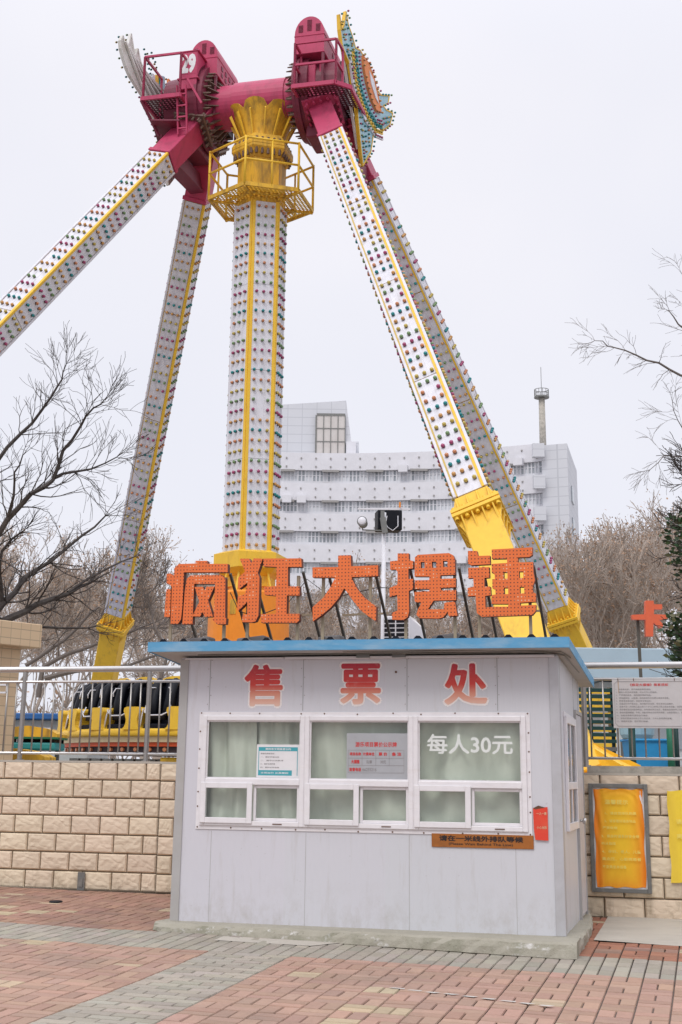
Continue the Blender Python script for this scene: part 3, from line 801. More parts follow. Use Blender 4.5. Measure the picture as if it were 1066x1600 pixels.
        for (u0, u1, v0, v1, sw) in ((a + .012, mid + .012, -.045, -.029, .052), (mid + .012, c - F, -.004, .03, .028)):
            s = MB(BF); zb, zt = WZ0 + (.022 if sw > .04 else F), WZM + (.02 if sw > .04 else 0)
            s.rng((u0, v0, zb), (u0 + sw, v1, zt)); s.rng((u1 - sw, v0, zb), (u1, v1, zt)); s.rng((u0 + sw, v0 + .001, zb), (u1 - sw, v1, zb + sw)); s.rng((u0 + sw, v0 + .001, zt - sw), (u1 - sw, v1, zt))
            s.build('sliding_sash', M['white_pvc'], win, bevel=.004)
            s = MB(BF); vm = (v0 + v1) / 2; s.rng((u0 + sw, vm, zb + sw), (u1 - sw, vm + .005, zt - sw)); s.build('pane', M['glass'], win)
        s = MB(BF); s.rng((c - .3, -.034, WZ0 + .018), (c - .21, -.028, WZ0 + .026)); s.build('drain_slot', M['rust'], win)
    # side window
    s = MB(BF); vs = (.455, 1.475); zz = (.985, 2.04)
    s.rng((0, vs[0], zz[0]), (.03, vs[0] + .075, zz[1])); s.rng((0, vs[1] - .075, zz[0]), (.03, vs[1], zz[1]))
    for (z0, z1) in ((zz[0], zz[0] + .07), (1.36, 1.43), (zz[1] - .07, zz[1])): s.rng((0, vs[0] + .075, z0), (.028, vs[1] - .075, z1))
    s.rng((0, .94, 1.43), (.02, .99, zz[1] - .07)); s.rng((0, .94, zz[0] + .07), (.02, .99, 1.36))
    sw_ = s.build('window', M['white_pvc'], booth, bevel=.004)
    for (z0, z1) in ((1.43, zz[1] - .07), (zz[0] + .07, 1.36)):
        for (v0, v1) in ((vs[0] + .075, .94), (.99, vs[1] - .075)):
            s = MB(BF); s.rng((.004, v0, z0), (.009, v1, z1)); s.build('pane', M['glass'], sw_)
    s = MB(BF); s.beam((.0, vs[0] - .02, zz[1] + .012), (.0, vs[1] + .03, zz[1] - .01), .05, .02, (1, 0, 0)); s.build('drip_hood', M['white_pvc'], sw_)
    # side door
    s = MB(BF); s.rng((0, 1.56, BZ0 + .03), (.018, 2.19, 2.10)); dr = s.build('door', paint('grey_door', (.58, .57, .60), .45, .4, (.35, .32, .3), 3), booth, bevel=.004)
    s = MB(BF); s.cyl((.018, 1.66, 1.05), (.05, 1.66, 1.05), .012, 8); s.cyl((.05, 1.66, 1.05), (.085, 1.66, 1.05), .028, 12); s.build('door_knob', M['stainless'], dr, smooth=True)
    s = MB(BF)
    for (v0, v1, z0, z1) in ((1.52, 1.556, BZ0, 2.14), (2.194, 2.23, BZ0, 2.14), (1.556, 2.194, 2.104, 2.14)): s.rng((.0, v0, z0), (.026, v1, z1))
    s.build('door_frame', M['soffit'], booth)
    # roof: sandwich slab, blue fascia, grimy corrugated sheet
    def zr(v): return 2.692 - .0655 * (v + .35)
    u0, u1, v0, v1 = -3.93, .152, -.35, 2.46
    def slab(s, a, b_, va, vb, top, bot):
        P = [(a, va, zr(va) + bot), (b_, va, zr(va) + bot), (b_, vb, zr(vb) + bot), (a, vb, zr(vb) + bot), (a, va, zr(va) + top), (b_, va, zr(va) + top), (b_, vb, zr(vb) + top), (a, vb, zr(vb) + top)]
        s.add(P, [(3, 2, 1, 0), (4, 5, 6, 7), (0, 1, 5, 4), (1, 2, 6, 5), (2, 3, 7, 6), (3, 0, 4, 7)])
    s = MB(BF); slab(s, u0 + .012, u1 - .012, v0 + .012, v1, -.004, -.082); roof = s.build('roof', M['soffit'], booth)
    s = MB(BF); slab(s, u0, u1, v0, v0 + .010, .002, -.09); slab(s, u1 - .010, u1, v0 + .0105, v1, .002, -.09); slab(s, u0, u0 + .010, v0 + .0105, v1, .002, -.09)
    slab(s, u0, u1, v0, v0 + .05, .006, .0025)
    s.build('fascia', M['blue'], roof, bevel=.002)
    s = MB(BF); n = 19; pit = (u1 - u0 - .06) / n; P = []
    for k in range(n):
        x = u0 + .03 + pit * k
        for (dx, dz) in ((0, .008), (.30, .008), (.42, .042), (.58, .042), (.70, .008)): P.append((x + dx * pit, dz))
    P.append((u1 - .03, .008)); L = len(P)
    VV = [v0 + .06, .5, 1.5, v1 + .03]
    pts = [(p[0], v, zr(v) + p[1]) for v in VV for p in P]
    s.add(pts, [(q * L + i, q * L + i + 1, (q + 1) * L + i + 1, (q + 1) * L + i) for q in range(3) for i in range(L - 1)])
    s.build('corrugated_sheet', M['corrug'], roof)
    s = MB(BF)
    for k in range(n): 
        x = u0 + .03 + pit * k; va = v0 + .0585
        s.add([(x + .26 * pit, va, zr(va) + .006), (x + .42 * pit, va, zr(va) + .043), (x + .58 * pit, va, zr(va) + .043), (x + .74 * pit, va, zr(va) + .006)], [(0, 3, 2, 1)])
    s.build('ridge_end_shade', M['black'], roof)  # black faces paint in the shade of the hollow ridge ends
    # eaves conduit and brackets
    s = MB(BF); s.rng((-2.62, -.05, 2.545), (-.02, -.012, 2.568)); s.rng((-3.66, -.034, 2.552), (-2.64, -.012, 2.566)); s.build('conduit', M['white'], booth, bevel=.003)
    s = MB(BF); 
    for u in (-1.9, -1.55): s.rng((u, -.07, 2.552), (u + .13, -.02, 2.59))
    s.tube([(-3.5, -.1, 2.588), (-2.9, -.13, 2.582), (-2.2, -.1, 2.59), (-1.4, -.12, 2.584), (-.7, -.1, 2.588), (-.1, -.13, 2.58), (.06, .1, 2.57), (.07, .7, 2.54), (.09, 1.3, 2.50)], .007, 5)
    s.tube([(-2.0, -.2, 2.6), (-1.2, -.22, 2.595), (-.5, -.2, 2.6), (.05, -.12, 2.585), (.1, .3, 2.56)], .006, 5)
    s.build('eaves_cable', M['galv'], booth)
    # red vinyl characters
    for ch, (u0_, z1_, u1_, z0_) in zip('售票处', ((-3.055, 2.512, -2.635, 2.088), (-2.085, 2.515, -1.66, 2.105), (-1.075, 2.508, -.638, 2.10))):
        s = MB(BF); put_text(s, ch, lambda x, y: (x, -.0024, y), u0_ + .012, z0_ + .012, u1_ - .012, z1_ - .012, .0305)
        co = s.build('painted_character', M['faded_red'], booth)
        s = MB(BF); put_text(s, ch, lambda x, y: (x, -.0008, y), u0_ - .006, z0_ - .006, u1_ + .006, z1_ + .006, .060)
        s.build('vinyl_edge', M['vinyl_edge'], co)
    s = MB(BF); a = fv(667, 1178, .0); c = fv(801, 1147, .0)
    put_text(s, '每人30元', lambda x, y: (x, .0105, y), a[0], a[1], c[0], c[1], .026)
    s.build('price_lettering', paint('pale_glass_vinyl', (.74, .77, .74), .6, .2, (.6, .66, .6), 12), booth)
build_booth()

# concrete plinth under the booth
def plinth():
    s = MB(BF); R = random.Random(11)
    path = [(-3.80, 2.5)]
    def seg(a, b, st=.085):
        n = max(1, int(math.hypot(b[0] - a[0], b[1] - a[1]) / st))
        for k in range(1, n + 1): path.append((a[0] + (b[0] - a[0]) * k / n, a[1] + (b[1] - a[1]) * k / n))
    seg((-3.80, 2.5), (-3.80, -.15)); seg((-3.80, -.15), (-3.74, -.19)); seg((-3.74, -.19), (.08, -.43)); seg((.08, -.43), (.14, -.40)); seg((.14, -.40), (.13, 1.2)); seg((.13, 1.2), (.06, 2.1)); seg((.06, 2.1), (.0, 2.62))
    prof = [(-.012, -.05), (.004, .015), (.012, .5), (.006, .86), (-.014, 1.0)]
    n = len(path); c = Vector((-1.85, 1.0)); L = len(prof) + 1
    for (u, v) in path:
        d = Vector((u, v)) - c
        dn = Vector((0, -1)) if v < -.1 else Vector((1 if u > -1 else -1, 0))
        z0 = gz(u, v); zt = .12 + R.uniform(-.006, .004)
        for (o, h) in prof:
            j = R.uniform(-.009, .009)
            s.add([(u + dn.x * (o + j), v + dn.y * (o + j) - (.05 * (1 - h) if v < -.1 else 0), z0 + (zt - z0) * h)], [])
        s.add([(max(-3.6, min(-.1, u)) if abs(dn.x) else u, max(v, .04) if not abs(dn.x) else v, .121)], [])
    for i in range(n - 1):
        for k in range(L - 1):
            s.f.append((i * L + k, i * L + k + 1, (i + 1) * L + k + 1, (i + 1) * L + k)); s.m.append(0)
    tag(s.build('plinth', M['plinth'], recalc=True), 'weathered low concrete plinth the ticket booth stands on', 'plinth')
plinth()

# curtains behind the glass
def curtain(label, a, c, z0, z1, v, seed, swag=0):
    R = random.Random(seed); s = MB(BF); n, m = 90, 24
    ph = [R.uniform(0, 6) for _ in range(6)]
    for j in range(m + 1):
        for i in range(n + 1):
            x = i / n; y = j / m
            w = .022 * math.sin(x * 15 + ph[0] + 1.6 * math.sin(y * 2.1 + ph[1])) + .010 * math.sin(x * 27 + ph[2] + 2.2 * math.sin(y * 3 + ph[5])) + .014 * math.sin(x * 6 + ph[3] - y * 3) + .006 * math.sin(x * 47 + ph[4] + y * 4) * y
            w *= .75 + .5 * math.sin(x * 4 + ph[5]) ** 2
            w += swag * .03 * math.sin(x * 14 + y * 9 * (1 - y) + ph[4])
            s.add([(a + (c - a) * x, v + w, z0 + (z1 - z0) * y)], [])
    for j in range(m):
        for i in range(n):
            k = j * (n + 1) + i; s.f.append((k, k + 1, k + n + 2, k + n + 1)); s.m.append(0)
    tag(s.build('curtain', M['curtain'], smooth=True), label, 'curtain', 'curtains behind the booth windows')
curtain('pale green curtain behind the window with the white and teal notice', -3.55, -2.93, .93, 2.05, .125, 1)
curtain('pale green curtain half hidden by the white and teal notice', -2.95, -2.40, .93, 2.05, .15, 5)
curtain('pale green curtain behind the grey price board', -2.42, -1.35, .93, 2.05, .13, 2)
curtain('pale green curtain behind the white price lettering on the glass', -1.36, -.2, .93, 2.05, .125, 3, 1)

# ------------------------------------------------------------------ notices and stickers on the booth
def notice_window():
    a, z0 = fv(400, 1214.5); c, z1 = fv(468, 1163.5); v = .0105
    t = thing('window_notice', 'white and teal printed notice behind the left window pane', 'notice', BF(((a + c) / 2, v, z0)))
    s = MB(BF); s.rng((a, v, z0), (c, v + .0015, z1)); s.build('sheet', M['paper'], t)
    w, h = c - a, z1 - z0; X = lambda x: a + w * x; Y = lambda y: z0 + h * y
    fm = lambda x, y: (x, v - .0015, y); fm0 = lambda x, y: (x, v - .0008, y)
    s = MB(BF)
    for (x0, y0, x1, y1) in ((.04, .80, .96, .92), (.04, .06, .83, .22), (.04, .22, .055, .80), (.945, .06, .96, .80)): s.add([fm0(X(x0), Y(y0)), fm0(X(x1), Y(y0)), fm0(X(x1), Y(y1)), fm0(X(x0), Y(y1))], [(0, 1, 2, 3)])
    s.build('teal_bands', M['teal_print'], t)
    s = MB(BF); put_text(s, '郑州市文明旅游公约', fm, X(.2), Y(.825), X(.8), Y(.895), .03); put_text(s, '文明出行 从我做起', fm, X(.1), Y(.11), X(.75), Y(.17), .02); s.build('white_heading', M['white_print'], t)
    s = MB(BF)
    for k, q in enumerate(('尊敬的游客朋友：', '一、维护环境卫生', '二、遵守公共秩序', '三、保护生态环境', '四、爱护公共设施')): put_text(s, q, fm, X(.09), Y(.70 - .105 * k), X(.09 + .34 + .1 * (k % 3)), Y(.745 - .105 * k), .01)
    s.build('small_print', M['grey_print'], t)
notice_window()
def price_board():
    a, z0 = fv(541, 1217); c, z1 = fv(638.5, 1146); v = .0105
    t = thing('price_board', 'grey price board with red headings behind the middle window', 'price board', BF(((a + c) / 2, v, z0)))
    s = MB(BF); s.rng((a, v, z0), (c - .004, v + .0015, z1)); s.build('sheet', paint('grey_price_sheet', (.40, .41, .43), .6, .1), t)
    fm = lambda x, y: (x, v - .0015, y)
    q = lambda x, y: fv(x, y)
    s = MB(BF); p0, p1 = q(555, 1167), q(620, 1159.5); put_text(s, '游乐项目票价公示牌', fm, p0[0], p0[1], p1[0], p1[1], .03)
    for st, x0, x1, y0, y1 in (('项目名称', 546, 564, 1180.5, 1175.5), ('计费单位', 567, 585, 1180.5, 1175.5), ('票 价', 591.5, 605, 1181, 1175.5), ('备 注', 612, 627, 1181, 1175.5), ('大摆锤', 548.5, 561.5, 1193, 1187), ('监督电话', 545.5, 564, 1205, 1199.5)):
        p0, p1 = q(x0, y0), q(x1, y1); put_text(s, st, fm, p0[0], p0[1], p1[0], p1[1], .035)
    s.build('red_print', M['red_print'], t)
    s = MB(BF)
    for st, x0, x1, y0, y1 in (('元/票', 572, 581, 1193, 1188), ('30元', 594, 603, 1193, 1188), (':66255216', 565, 588, 1205, 1200)):
        p0, p1 = q(x0, y0), q(x1, y1); put_text(s, st, fm, p0[0], p0[1], p1[0], p1[1], .015)
    def ln(x0, y0, x1, y1):
        p0, p1 = q(x0, y0), q(x1, y1); s.beam((p0[0], v - .001, p0[1]), (p1[0], v - .001, p1[1]), .0028, .001, (0, 1, 0))
    for y in (1172, 1184.5, 1196, 1207.5): ln(544, y, 631, y + .3)
    for x in (544, 631): ln(x, 1172, x, 1207.5)
    for x in (565.5, 587, 608): ln(x, 1172, x, 1196)
    s.build('table_lines', M['grey_print'], t)
price_board()
def strip_sign():
    a, z0 = fv(675, 1323); c, z1 = fv(834, 1305.5); v = -.012
    t = thing('queue_sign', 'rusty orange queue strip with black lettering below the right window', 'sign', BF(((a + c) / 2, v, z0)))
    s = MB(BF); s.rng((a, v, z0), (c, v + .006, z1)); s.build('strip', M['strip'], t, bevel=.002)
    s = MB(BF); fm = lambda x, y: (x, v - .0012, y); h = z1 - z0; w = c - a
    put_text(s, '请在一米线外排队等候', fm, a + w * .075, z0 + h * .46, a + w * .90, z0 + h * .88, .035)
    put_text(s, '(Please Wait Behind The Line)', fm, a + w * .17, z0 + h * .13, a + w * .80, z0 + h * .36, .02)
    s.build('lettering', M['black_print'], t)
    a, z0 = fv(834.5, 1313); c, z1 = fv(856, 1261); v = -.016
    t = thing('red_flyer', 'torn red paper strip with faded print by the booth corner', 'flyer', BF(((a + c) / 2, v, z0)))
    s = MB(BF); s.add([(a, v, z1 - .01), (c, v, z1), (c, v - .002, z0), (a + .015, v - .002, z0 + .005), (a + .004, v - .001, z0 + .1)], [(0, 4, 3, 2, 1)]); s.build('paper', M['flyer'], t)
    s = MB(BF); s.add([(a, v - .001, z1 - .012), (a + .05, v - .003, z1 + .012), (c - .02, v - .001, z1 - .006), (a + .02, v - .001, z1 - .022)], [(0, 3, 2, 1)]); s.build('torn_tape', M['rust'], t)
    s = MB(BF); put_text(s, '一人一票', lambda x, y: (x, v - .0035, y), a + .03, z1 - .07, c - .01, z1 - .045, .01); put_text(s, '小心台阶', lambda x, y: (x, v - .0035, y), a + .03, z1 - .19, c - .01, z1 - .165, .01)
    s.build('faded_print', M['cream'], t)
strip_sign()

# ================================================================== big orange roof letters
GL = {
 '疯': ((250, 870), [([(495,55),(655,55),(660,97),(940,97),(940,215),(335,215),(312,700),(292,870),(250,930),(148,932),(165,450),(170,420),(130,380),(95,375),(95,235),(140,228),(195,265),(200,160),(260,100),(495,92)], []),
   ([(90,450),(155,450),(140,838),(60,835)], []),
   ([(370,310),(420,258),(850,252),(908,300),(905,845),(920,850),(915,935),(790,935),(722,868),(745,850),(765,375),(475,375),(450,935),(310,935),(345,480)], []),
   ([(480,418),(595,414),(618,465),(645,414),(755,412),(668,610),(735,830),(625,835),(590,765),(555,830),(450,825),(545,620)], [])]),
 '狂': ((360, 865), [([(130,70),(260,68),(295,130),(325,65),(450,70),(380,270),(405,330),(400,560),(390,860),(350,940),(300,955),(165,950),(165,850),(235,840),(235,672),(110,795),(95,770),(105,595),(205,560),(240,400),(125,490),(105,470),(110,335),(205,250)], []),
   ([(460,68),(985,65),(990,185),(800,185),(800,455),(960,455),(960,580),(785,580),(780,835),(960,835),(955,930),(920,960),(430,960),(422,840),(630,835),(635,585),(475,570),(465,460),(635,450),(640,185),(455,175)], [])]),
 '大': ((480, 860), [([(430,70),(605,65),(610,220),(985,205),(985,355),(615,370),(645,440),(700,540),(800,660),(960,780),(955,985),(860,920),(740,830),(640,700),(515,525),(440,660),(330,790),(200,900),(80,985),(75,790),(230,650),(330,500),(390,375),(75,375),(75,235),(430,230)], [])]),
 '摆': ((600, 855), [([(190,85),(345,85),(345,165),(380,187),(405,190),(405,295),(340,300),(340,440),(405,440),(405,580),(345,605),(350,890),(330,970),(270,1010),(115,1005),(110,910),(190,880),(185,660),(80,690),(75,570),(190,515),(190,340),(165,310),(90,310),(85,195),(190,185)], []),
   ([(430,140),(470,105),(900,80),(960,110),(985,170),(990,380),(785,390),(785,440),(995,430),(995,555),(790,565),(795,600),(1000,595),(1000,735),(690,740),(610,860),(830,860),(840,770),(985,750),(1020,950),(905,960),(880,900),(830,970),(760,990),(500,985),(450,940),(470,870),(520,765),(440,765),(425,740),(425,620),(630,610),(630,580),(430,580),(430,460),(630,455),(630,405),(425,405)],
    [[(510,205),(565,205),(565,290),(515,290)], [(665,200),(725,200),(725,285),(670,285)], [(820,190),(882,190),(882,272),(824,272)]])]),
 '锤': ((725, 850), [([(55,95),(180,95),(195,165),(360,160),(365,280),(100,295),(55,270)], []),
   ([(60,330),(350,320),(355,465),(285,470),(285,590),(365,590),(375,710),(295,720),(300,880),(450,870),(612,870),(620,830),(385,830),(385,710),(440,700),(435,630),(395,610),(395,490),(430,485),(425,415),(385,395),(385,275),(600,262),(595,200),(390,205),(385,75),(950,45),(950,150),(905,180),(750,185),(755,255),(960,250),(965,395),(985,500),(955,590),(960,670),(1000,690),(1000,800),(780,815),(780,855),(1000,845),(995,930),(950,985),(250,1010),(180,960),(160,720),(55,725),(50,610),(135,590),(130,470),(60,475)],
    [[(550,390),(605,390),(605,480),(552,480)], [(765,380),(825,380),(825,470),(768,470)], [(555,605),(615,605),(615,695),(560,695)], [(775,595),(838,595),(838,685),(778,685)]])]),
}
LAB = {'疯': 'orange sheet-metal character with a boxed cross, first over the booth roof', '狂': 'orange sheet-metal character with two slanted side slots on the booth roof',
       '大': 'orange sheet-metal character shaped like a striding figure on the roof', '摆': 'orange sheet-metal character with three small square holes on the roof', '锤': 'orange sheet-metal character with four square holes at the roof corner'}
POSTS = {'疯': (-3.838, -3.27), '狂': (-3.027, -2.51), '大': (-2.254, -1.78), '摆': (-1.427, -.949), '锤': (-.716, -.233)}
LV = -.10
def roofz(v): return 2.692 - .0655 * (v + .35) + .01
for ch, (org, polys) in GL.items():
    pp = [fv(org[0] + 533 / 8.883, org[1] + 533 / 8.883, LV)]
    t = thing('roof_letter', LAB[ch], 'sign letter', BF((pp[0][0], LV, roofz(LV))), 'orange letters on the booth roof')
    b = MB(BF)
    for k, (o, hs) in enumerate(polys):
        cv = lambda l: [fv(org[0] + p[0] / 8.883, org[1] + p[1] / 8.883, LV) for p in l][::-1]
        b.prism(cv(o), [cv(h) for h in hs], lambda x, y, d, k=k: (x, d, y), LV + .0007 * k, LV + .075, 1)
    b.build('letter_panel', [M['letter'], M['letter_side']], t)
    for u in POSTS[ch]:
        s = MB(BF); s.beam((u, LV + .095, roofz(LV) - .01), (u, LV + .095, 3.36), .028, .028, (0, 1, 0)); s.build('post', M['post_tan'], t)
        s = MB(BF); s.beam((u + .04, LV + .11, 3.40), (u + .085, LV + .78, roofz(.7) + .02), .024, .024, (1, 0, 0)); s.build('raking_brace', M['post_dark'], t)
    if ch in '大狂锤':
        a_, c_ = POSTS[ch]; s = MB(BF); s.beam((a_ + .08, LV + .55, 3.02), (c_ + .08, LV + .55, 3.03), .02, .02); s.build('cross_bar', M['post_tan'], t)
s = MB(BF)
pts = [fv(x, y, -.06) for x, y in ((358, 925), (372, 955), (400, 962), (432, 950))]
s.tube([(p[0], -.02, p[1]) for p in pts], .005, 5)
pts = [fv(x, y, .1) for x, y in ((440, 955), (480, 905), (520, 935), (560, 925), (590, 918), (640, 920), (700, 930))]
s.tube([(p[0], .1, p[1]) for p in pts], .0045, 5)
tag(s.build('power_cable', M['wire']), 'thin dark cable looping behind the orange roof letters', 'cable')
R3 = random.Random(3)
for k, (u, lab) in enumerate(((-3.55, 'flat dark rubble slab on the roof below the first orange letter'), (-3.0, 'dark rubble slab on the roof below the second orange letter'), (-2.2, 'dark rubble lump on the roof below the third orange letter'), (-1.05, 'dark rubble lump on the roof below the fourth orange letter'))):
    s = MB(BF); s.box((u, .12, roofz(.12) + .065), (.24 + .06 * (k % 2), .2, .075), (math.cos(.15 * k), 0, .1), (0, 1, 0), (-.1, 0, 1))
    o = s.build('rubble_block', M['corrug'], bevel=.02, seg=2); tag(o, lab, 'rubble', 'weights on the booth roof')

# ------------------------------------------------------------------ outdoor unit on the roof and the loudspeaker pole
def ac_unit():
    v = 1.4; a, z1 = fv(598, 963, v); c, _ = fv(641, 1000, v); e_, _ = fv(656, 1000, v); zb = roofz(v) + .03
    t = thing('air_conditioner', 'white outdoor air conditioner unit with black grille on the booth roof', 'air conditioner', BF(((a + c) / 2, v, zb)))
    s = MB(BF); s.rng((a, v, zb), (c, v + .35, z1)); s.build('casing', M['white'], t, bevel=.01)
    s = MB(BF); s.add([(c, v + .02, zb), (c, v + .02, z1 - .02), (e_, v + .2, z1 - .12), (e_, v + .2, zb), (c, v + .34, zb), (c, v + .34, z1 - .02), (e_, v + .34, z1 - .12), (e_, v + .34, zb)], [(0, 1, 2, 3), (4, 7, 6, 5), (1, 5, 6, 2), (3, 2, 6, 7), (0, 3, 7, 4)]); s.build('side_duct', M['white'], t, recalc=True)
    s = MB(BF)
    z = z1 - .035
    while z > zb + .03:
        for (x0, x1) in ((a + .02, a + .135), (a + .15, c - .02)): s.rng((x0, v - .004, z - .035), (x1, v + .002, z))
        z -= .048
    s.build('grille', M['black'], t)
    s = MB(BF); s.rng((a, v + .02, roofz(v) - .03), (c, v + .06, zb)); s.rng((a, v + .28, roofz(v + .3) - .03), (c, v + .32, zb)); s.build('foot', M['galv'], t)
ac_unit()
def speaker_pole():
    b0 = pix(596.5, 1100, 17.2); b0.z = TERR; top = pix(600.5, 801, 17.2); X = Vector((1, 0, 0))
    t = thing('speaker_pole', 'white pole behind the booth with loudspeaker and lamp at its head', 'pole', b0)
    s = MB(); s.cyl(b0, top, .030, 12, .026); s.build('pole', M['white'], t, smooth=True)
    s = MB(); p0, p1 = pix(559, 795, 17.1), pix(641, 795.5, 17.1); s.beam(p0, p1, .02, .025); s.build('cross_arm', M['white'], t)
    q = pix(625, 793, 17.05); s = MB(); s.cyl(q, q + Vector((0, 0, .07)), .012, 8); s.build('warning_lamp', M['orange_drum'], t)
    s = MB(); a, c = pix(588, 830, 17.35), pix(626, 799, 17.35)
    cen = (a + c) / 2; s.box(cen, (abs(c.x - a.x), .24, abs(c.z - a.z)), (1, .15, 0), (-.15, 1, 0)); sp = s.build('loudspeaker', M['black'], t, bevel=.012)
    s = MB(); 
    s.tube([pix(600, 812, 17.2), pix(606, 824, 17.15), pix(614, 829, 17.15), pix(622, 822, 17.15), pix(622, 806, 17.2)], .006, 6); s.tube([pix(601, 816, 17.1), pix(605, 806, 17.1), pix(602, 822, 17.1)], .006, 6); s.build('cable', M['white'], t)
    s = MB(); q = pix(600, 821, 17.12); s.box(q, (.07, .08, .2), (1, 0, .15), (0, 1, 0), (-.15, 0, 1)); s.box(pix(598, 806, 17.12), (.05, .05, .13)); s.build('control_box', M['galv'], t)
    q0, q1 = pix(597, 829, 17.15), pix(566, 828, 17.15); s = MB(); s.beam(q0, q1, .014, .014); s.beam(q1 + Vector((.01, 0, 0)), q1 + Vector((-.03, 0, .1)), .012, .012); s.build('lamp_bracket', M['galv'], t)
    q = pix(567, 817, 17.05); s = MB(); dr = Vector((-.12, -1, .05)).normalized()
    s.tube([q + dr * .1, q + dr * .09, q - dr * .06, q - dr * .12], [.062, .066, .058, .03], 16); l_ = s.build('flood_lamp', M['galv'], t, smooth=False)
    s = MB(); s.tube([q + dr * .102, q + dr * .112], [.055, .04], 16); s.build('lens', M['white'], l_, smooth=True)
speaker_pole()

# ================================================================== the pendulum ride
UP = Vector((0, 0, 1))
def bulb_mesh(detail=True):
    """a round coloured cap in a dark collar; returns verts, faces, and 1 for the collar's faces"""
    n = 8 if detail else 6
    prof = [(.029, 0), (.029, .018), (.034, .025), (.034, .042), (.023, .058), (0, .065)] if detail else [(.029, 0), (.029, .018), (.035, .034), (.025, .056), (0, .065)]
    V, F, K = [], [], []
    for r, h in prof[:-1]:
        for k in range(n): a = 2 * math.pi * k / n; V.append((r * math.cos(a), r * math.sin(a), h))
    V.append((0, 0, prof[-1][1])); L = len(prof) - 1
    for i in range(L - 1):
        for k in range(n): F.append((i * n + k, i * n + (k + 1) % n, (i + 1) * n + (k + 1) % n, (i + 1) * n + k)); K.append(1 if i == 0 else 0)
    for k in range(n): F.append(((L - 1) * n + k, (L - 1) * n + (k + 1) % n, len(V) - 1)); K.append(0)
    return V, F, K
def add_bulb(mb, p, nrm, ci, sc=1.0, geo=bulb_mesh(False)):
    q = nrm.to_track_quat('Z', 'Y'); b = len(mb.v)
    for v in geo[0]: mb.v.append(p + q @ (Vector(v) * sc)); mb.c.append((1, 1, 1))
    for f, k in zip(geo[1], geo[2]): mb.f.append(tuple(i + b for i in f)); mb.m.append(6 if k else ci)
BULB_ME = []
for i in range(6):
    me = bpy.data.meshes.new('bulb'); V, F, K = bulb_mesh(True); me.from_pydata(V, [], F); me.materials.append(M['bulb%d' % i]); me.materials.append(M['socket'])
    me.polygons.foreach_set('use_smooth', [True] * len(F)); me.polygons.foreach_set('material_index', K); BULB_ME.append(me)
def in_view(p):
    d = p - E; z = d.dot(cf)
    if z < 1: return False
    x = 533 + FPX * d.dot(cr) / z; y = CYP - FPX * d.dot(cu) / z
    return 0 < x < 1066 and 0 < y < 1600
def place_bulbs(root, bulbs, name, hidden=None):
    """the hundred bulbs nearest the visitor as parts, all the others as one countless part"""
    RB = random.Random(len(bulbs))
    bulbs = [(b[0], (b[1] + Vector((RB.gauss(0, .06), RB.gauss(0, .06), RB.gauss(0, .06)))).normalized(), b[2] if RB.random() > .05 else RB.randint(0, 5), *b[3:]) for b in bulbs if RB.random() > .025]
    vis = [b for b in bulbs if len(b) == 3 and (E - b[0]).normalized().dot(b[1]) > .25 and in_view(b[0]) and not (hidden and hidden(b[0]))]
    vis.sort(key=lambda b: (b[0] - E).length)
    near = vis[:100]; ids = set(id(b) for b in near)
    for p, n_, ci, *_s in near:
        o = bpy.data.objects.new('bulb', BULB_ME[ci]); COL.objects.link(o); o.parent = root
        o.location = p - ORG[root.name]; o.rotation_mode = 'QUATERNION'; o.rotation_quaternion = n_.to_track_quat('Z', 'Y')
    mb = MB()
    for b in bulbs:
        if id(b) not in ids: add_bulb(mb, *b)
    tag(mb.build('bulbs', [M['bulb%d' % i] for i in range(6)] + [M['socket']], root, smooth=True), kind='stuff')

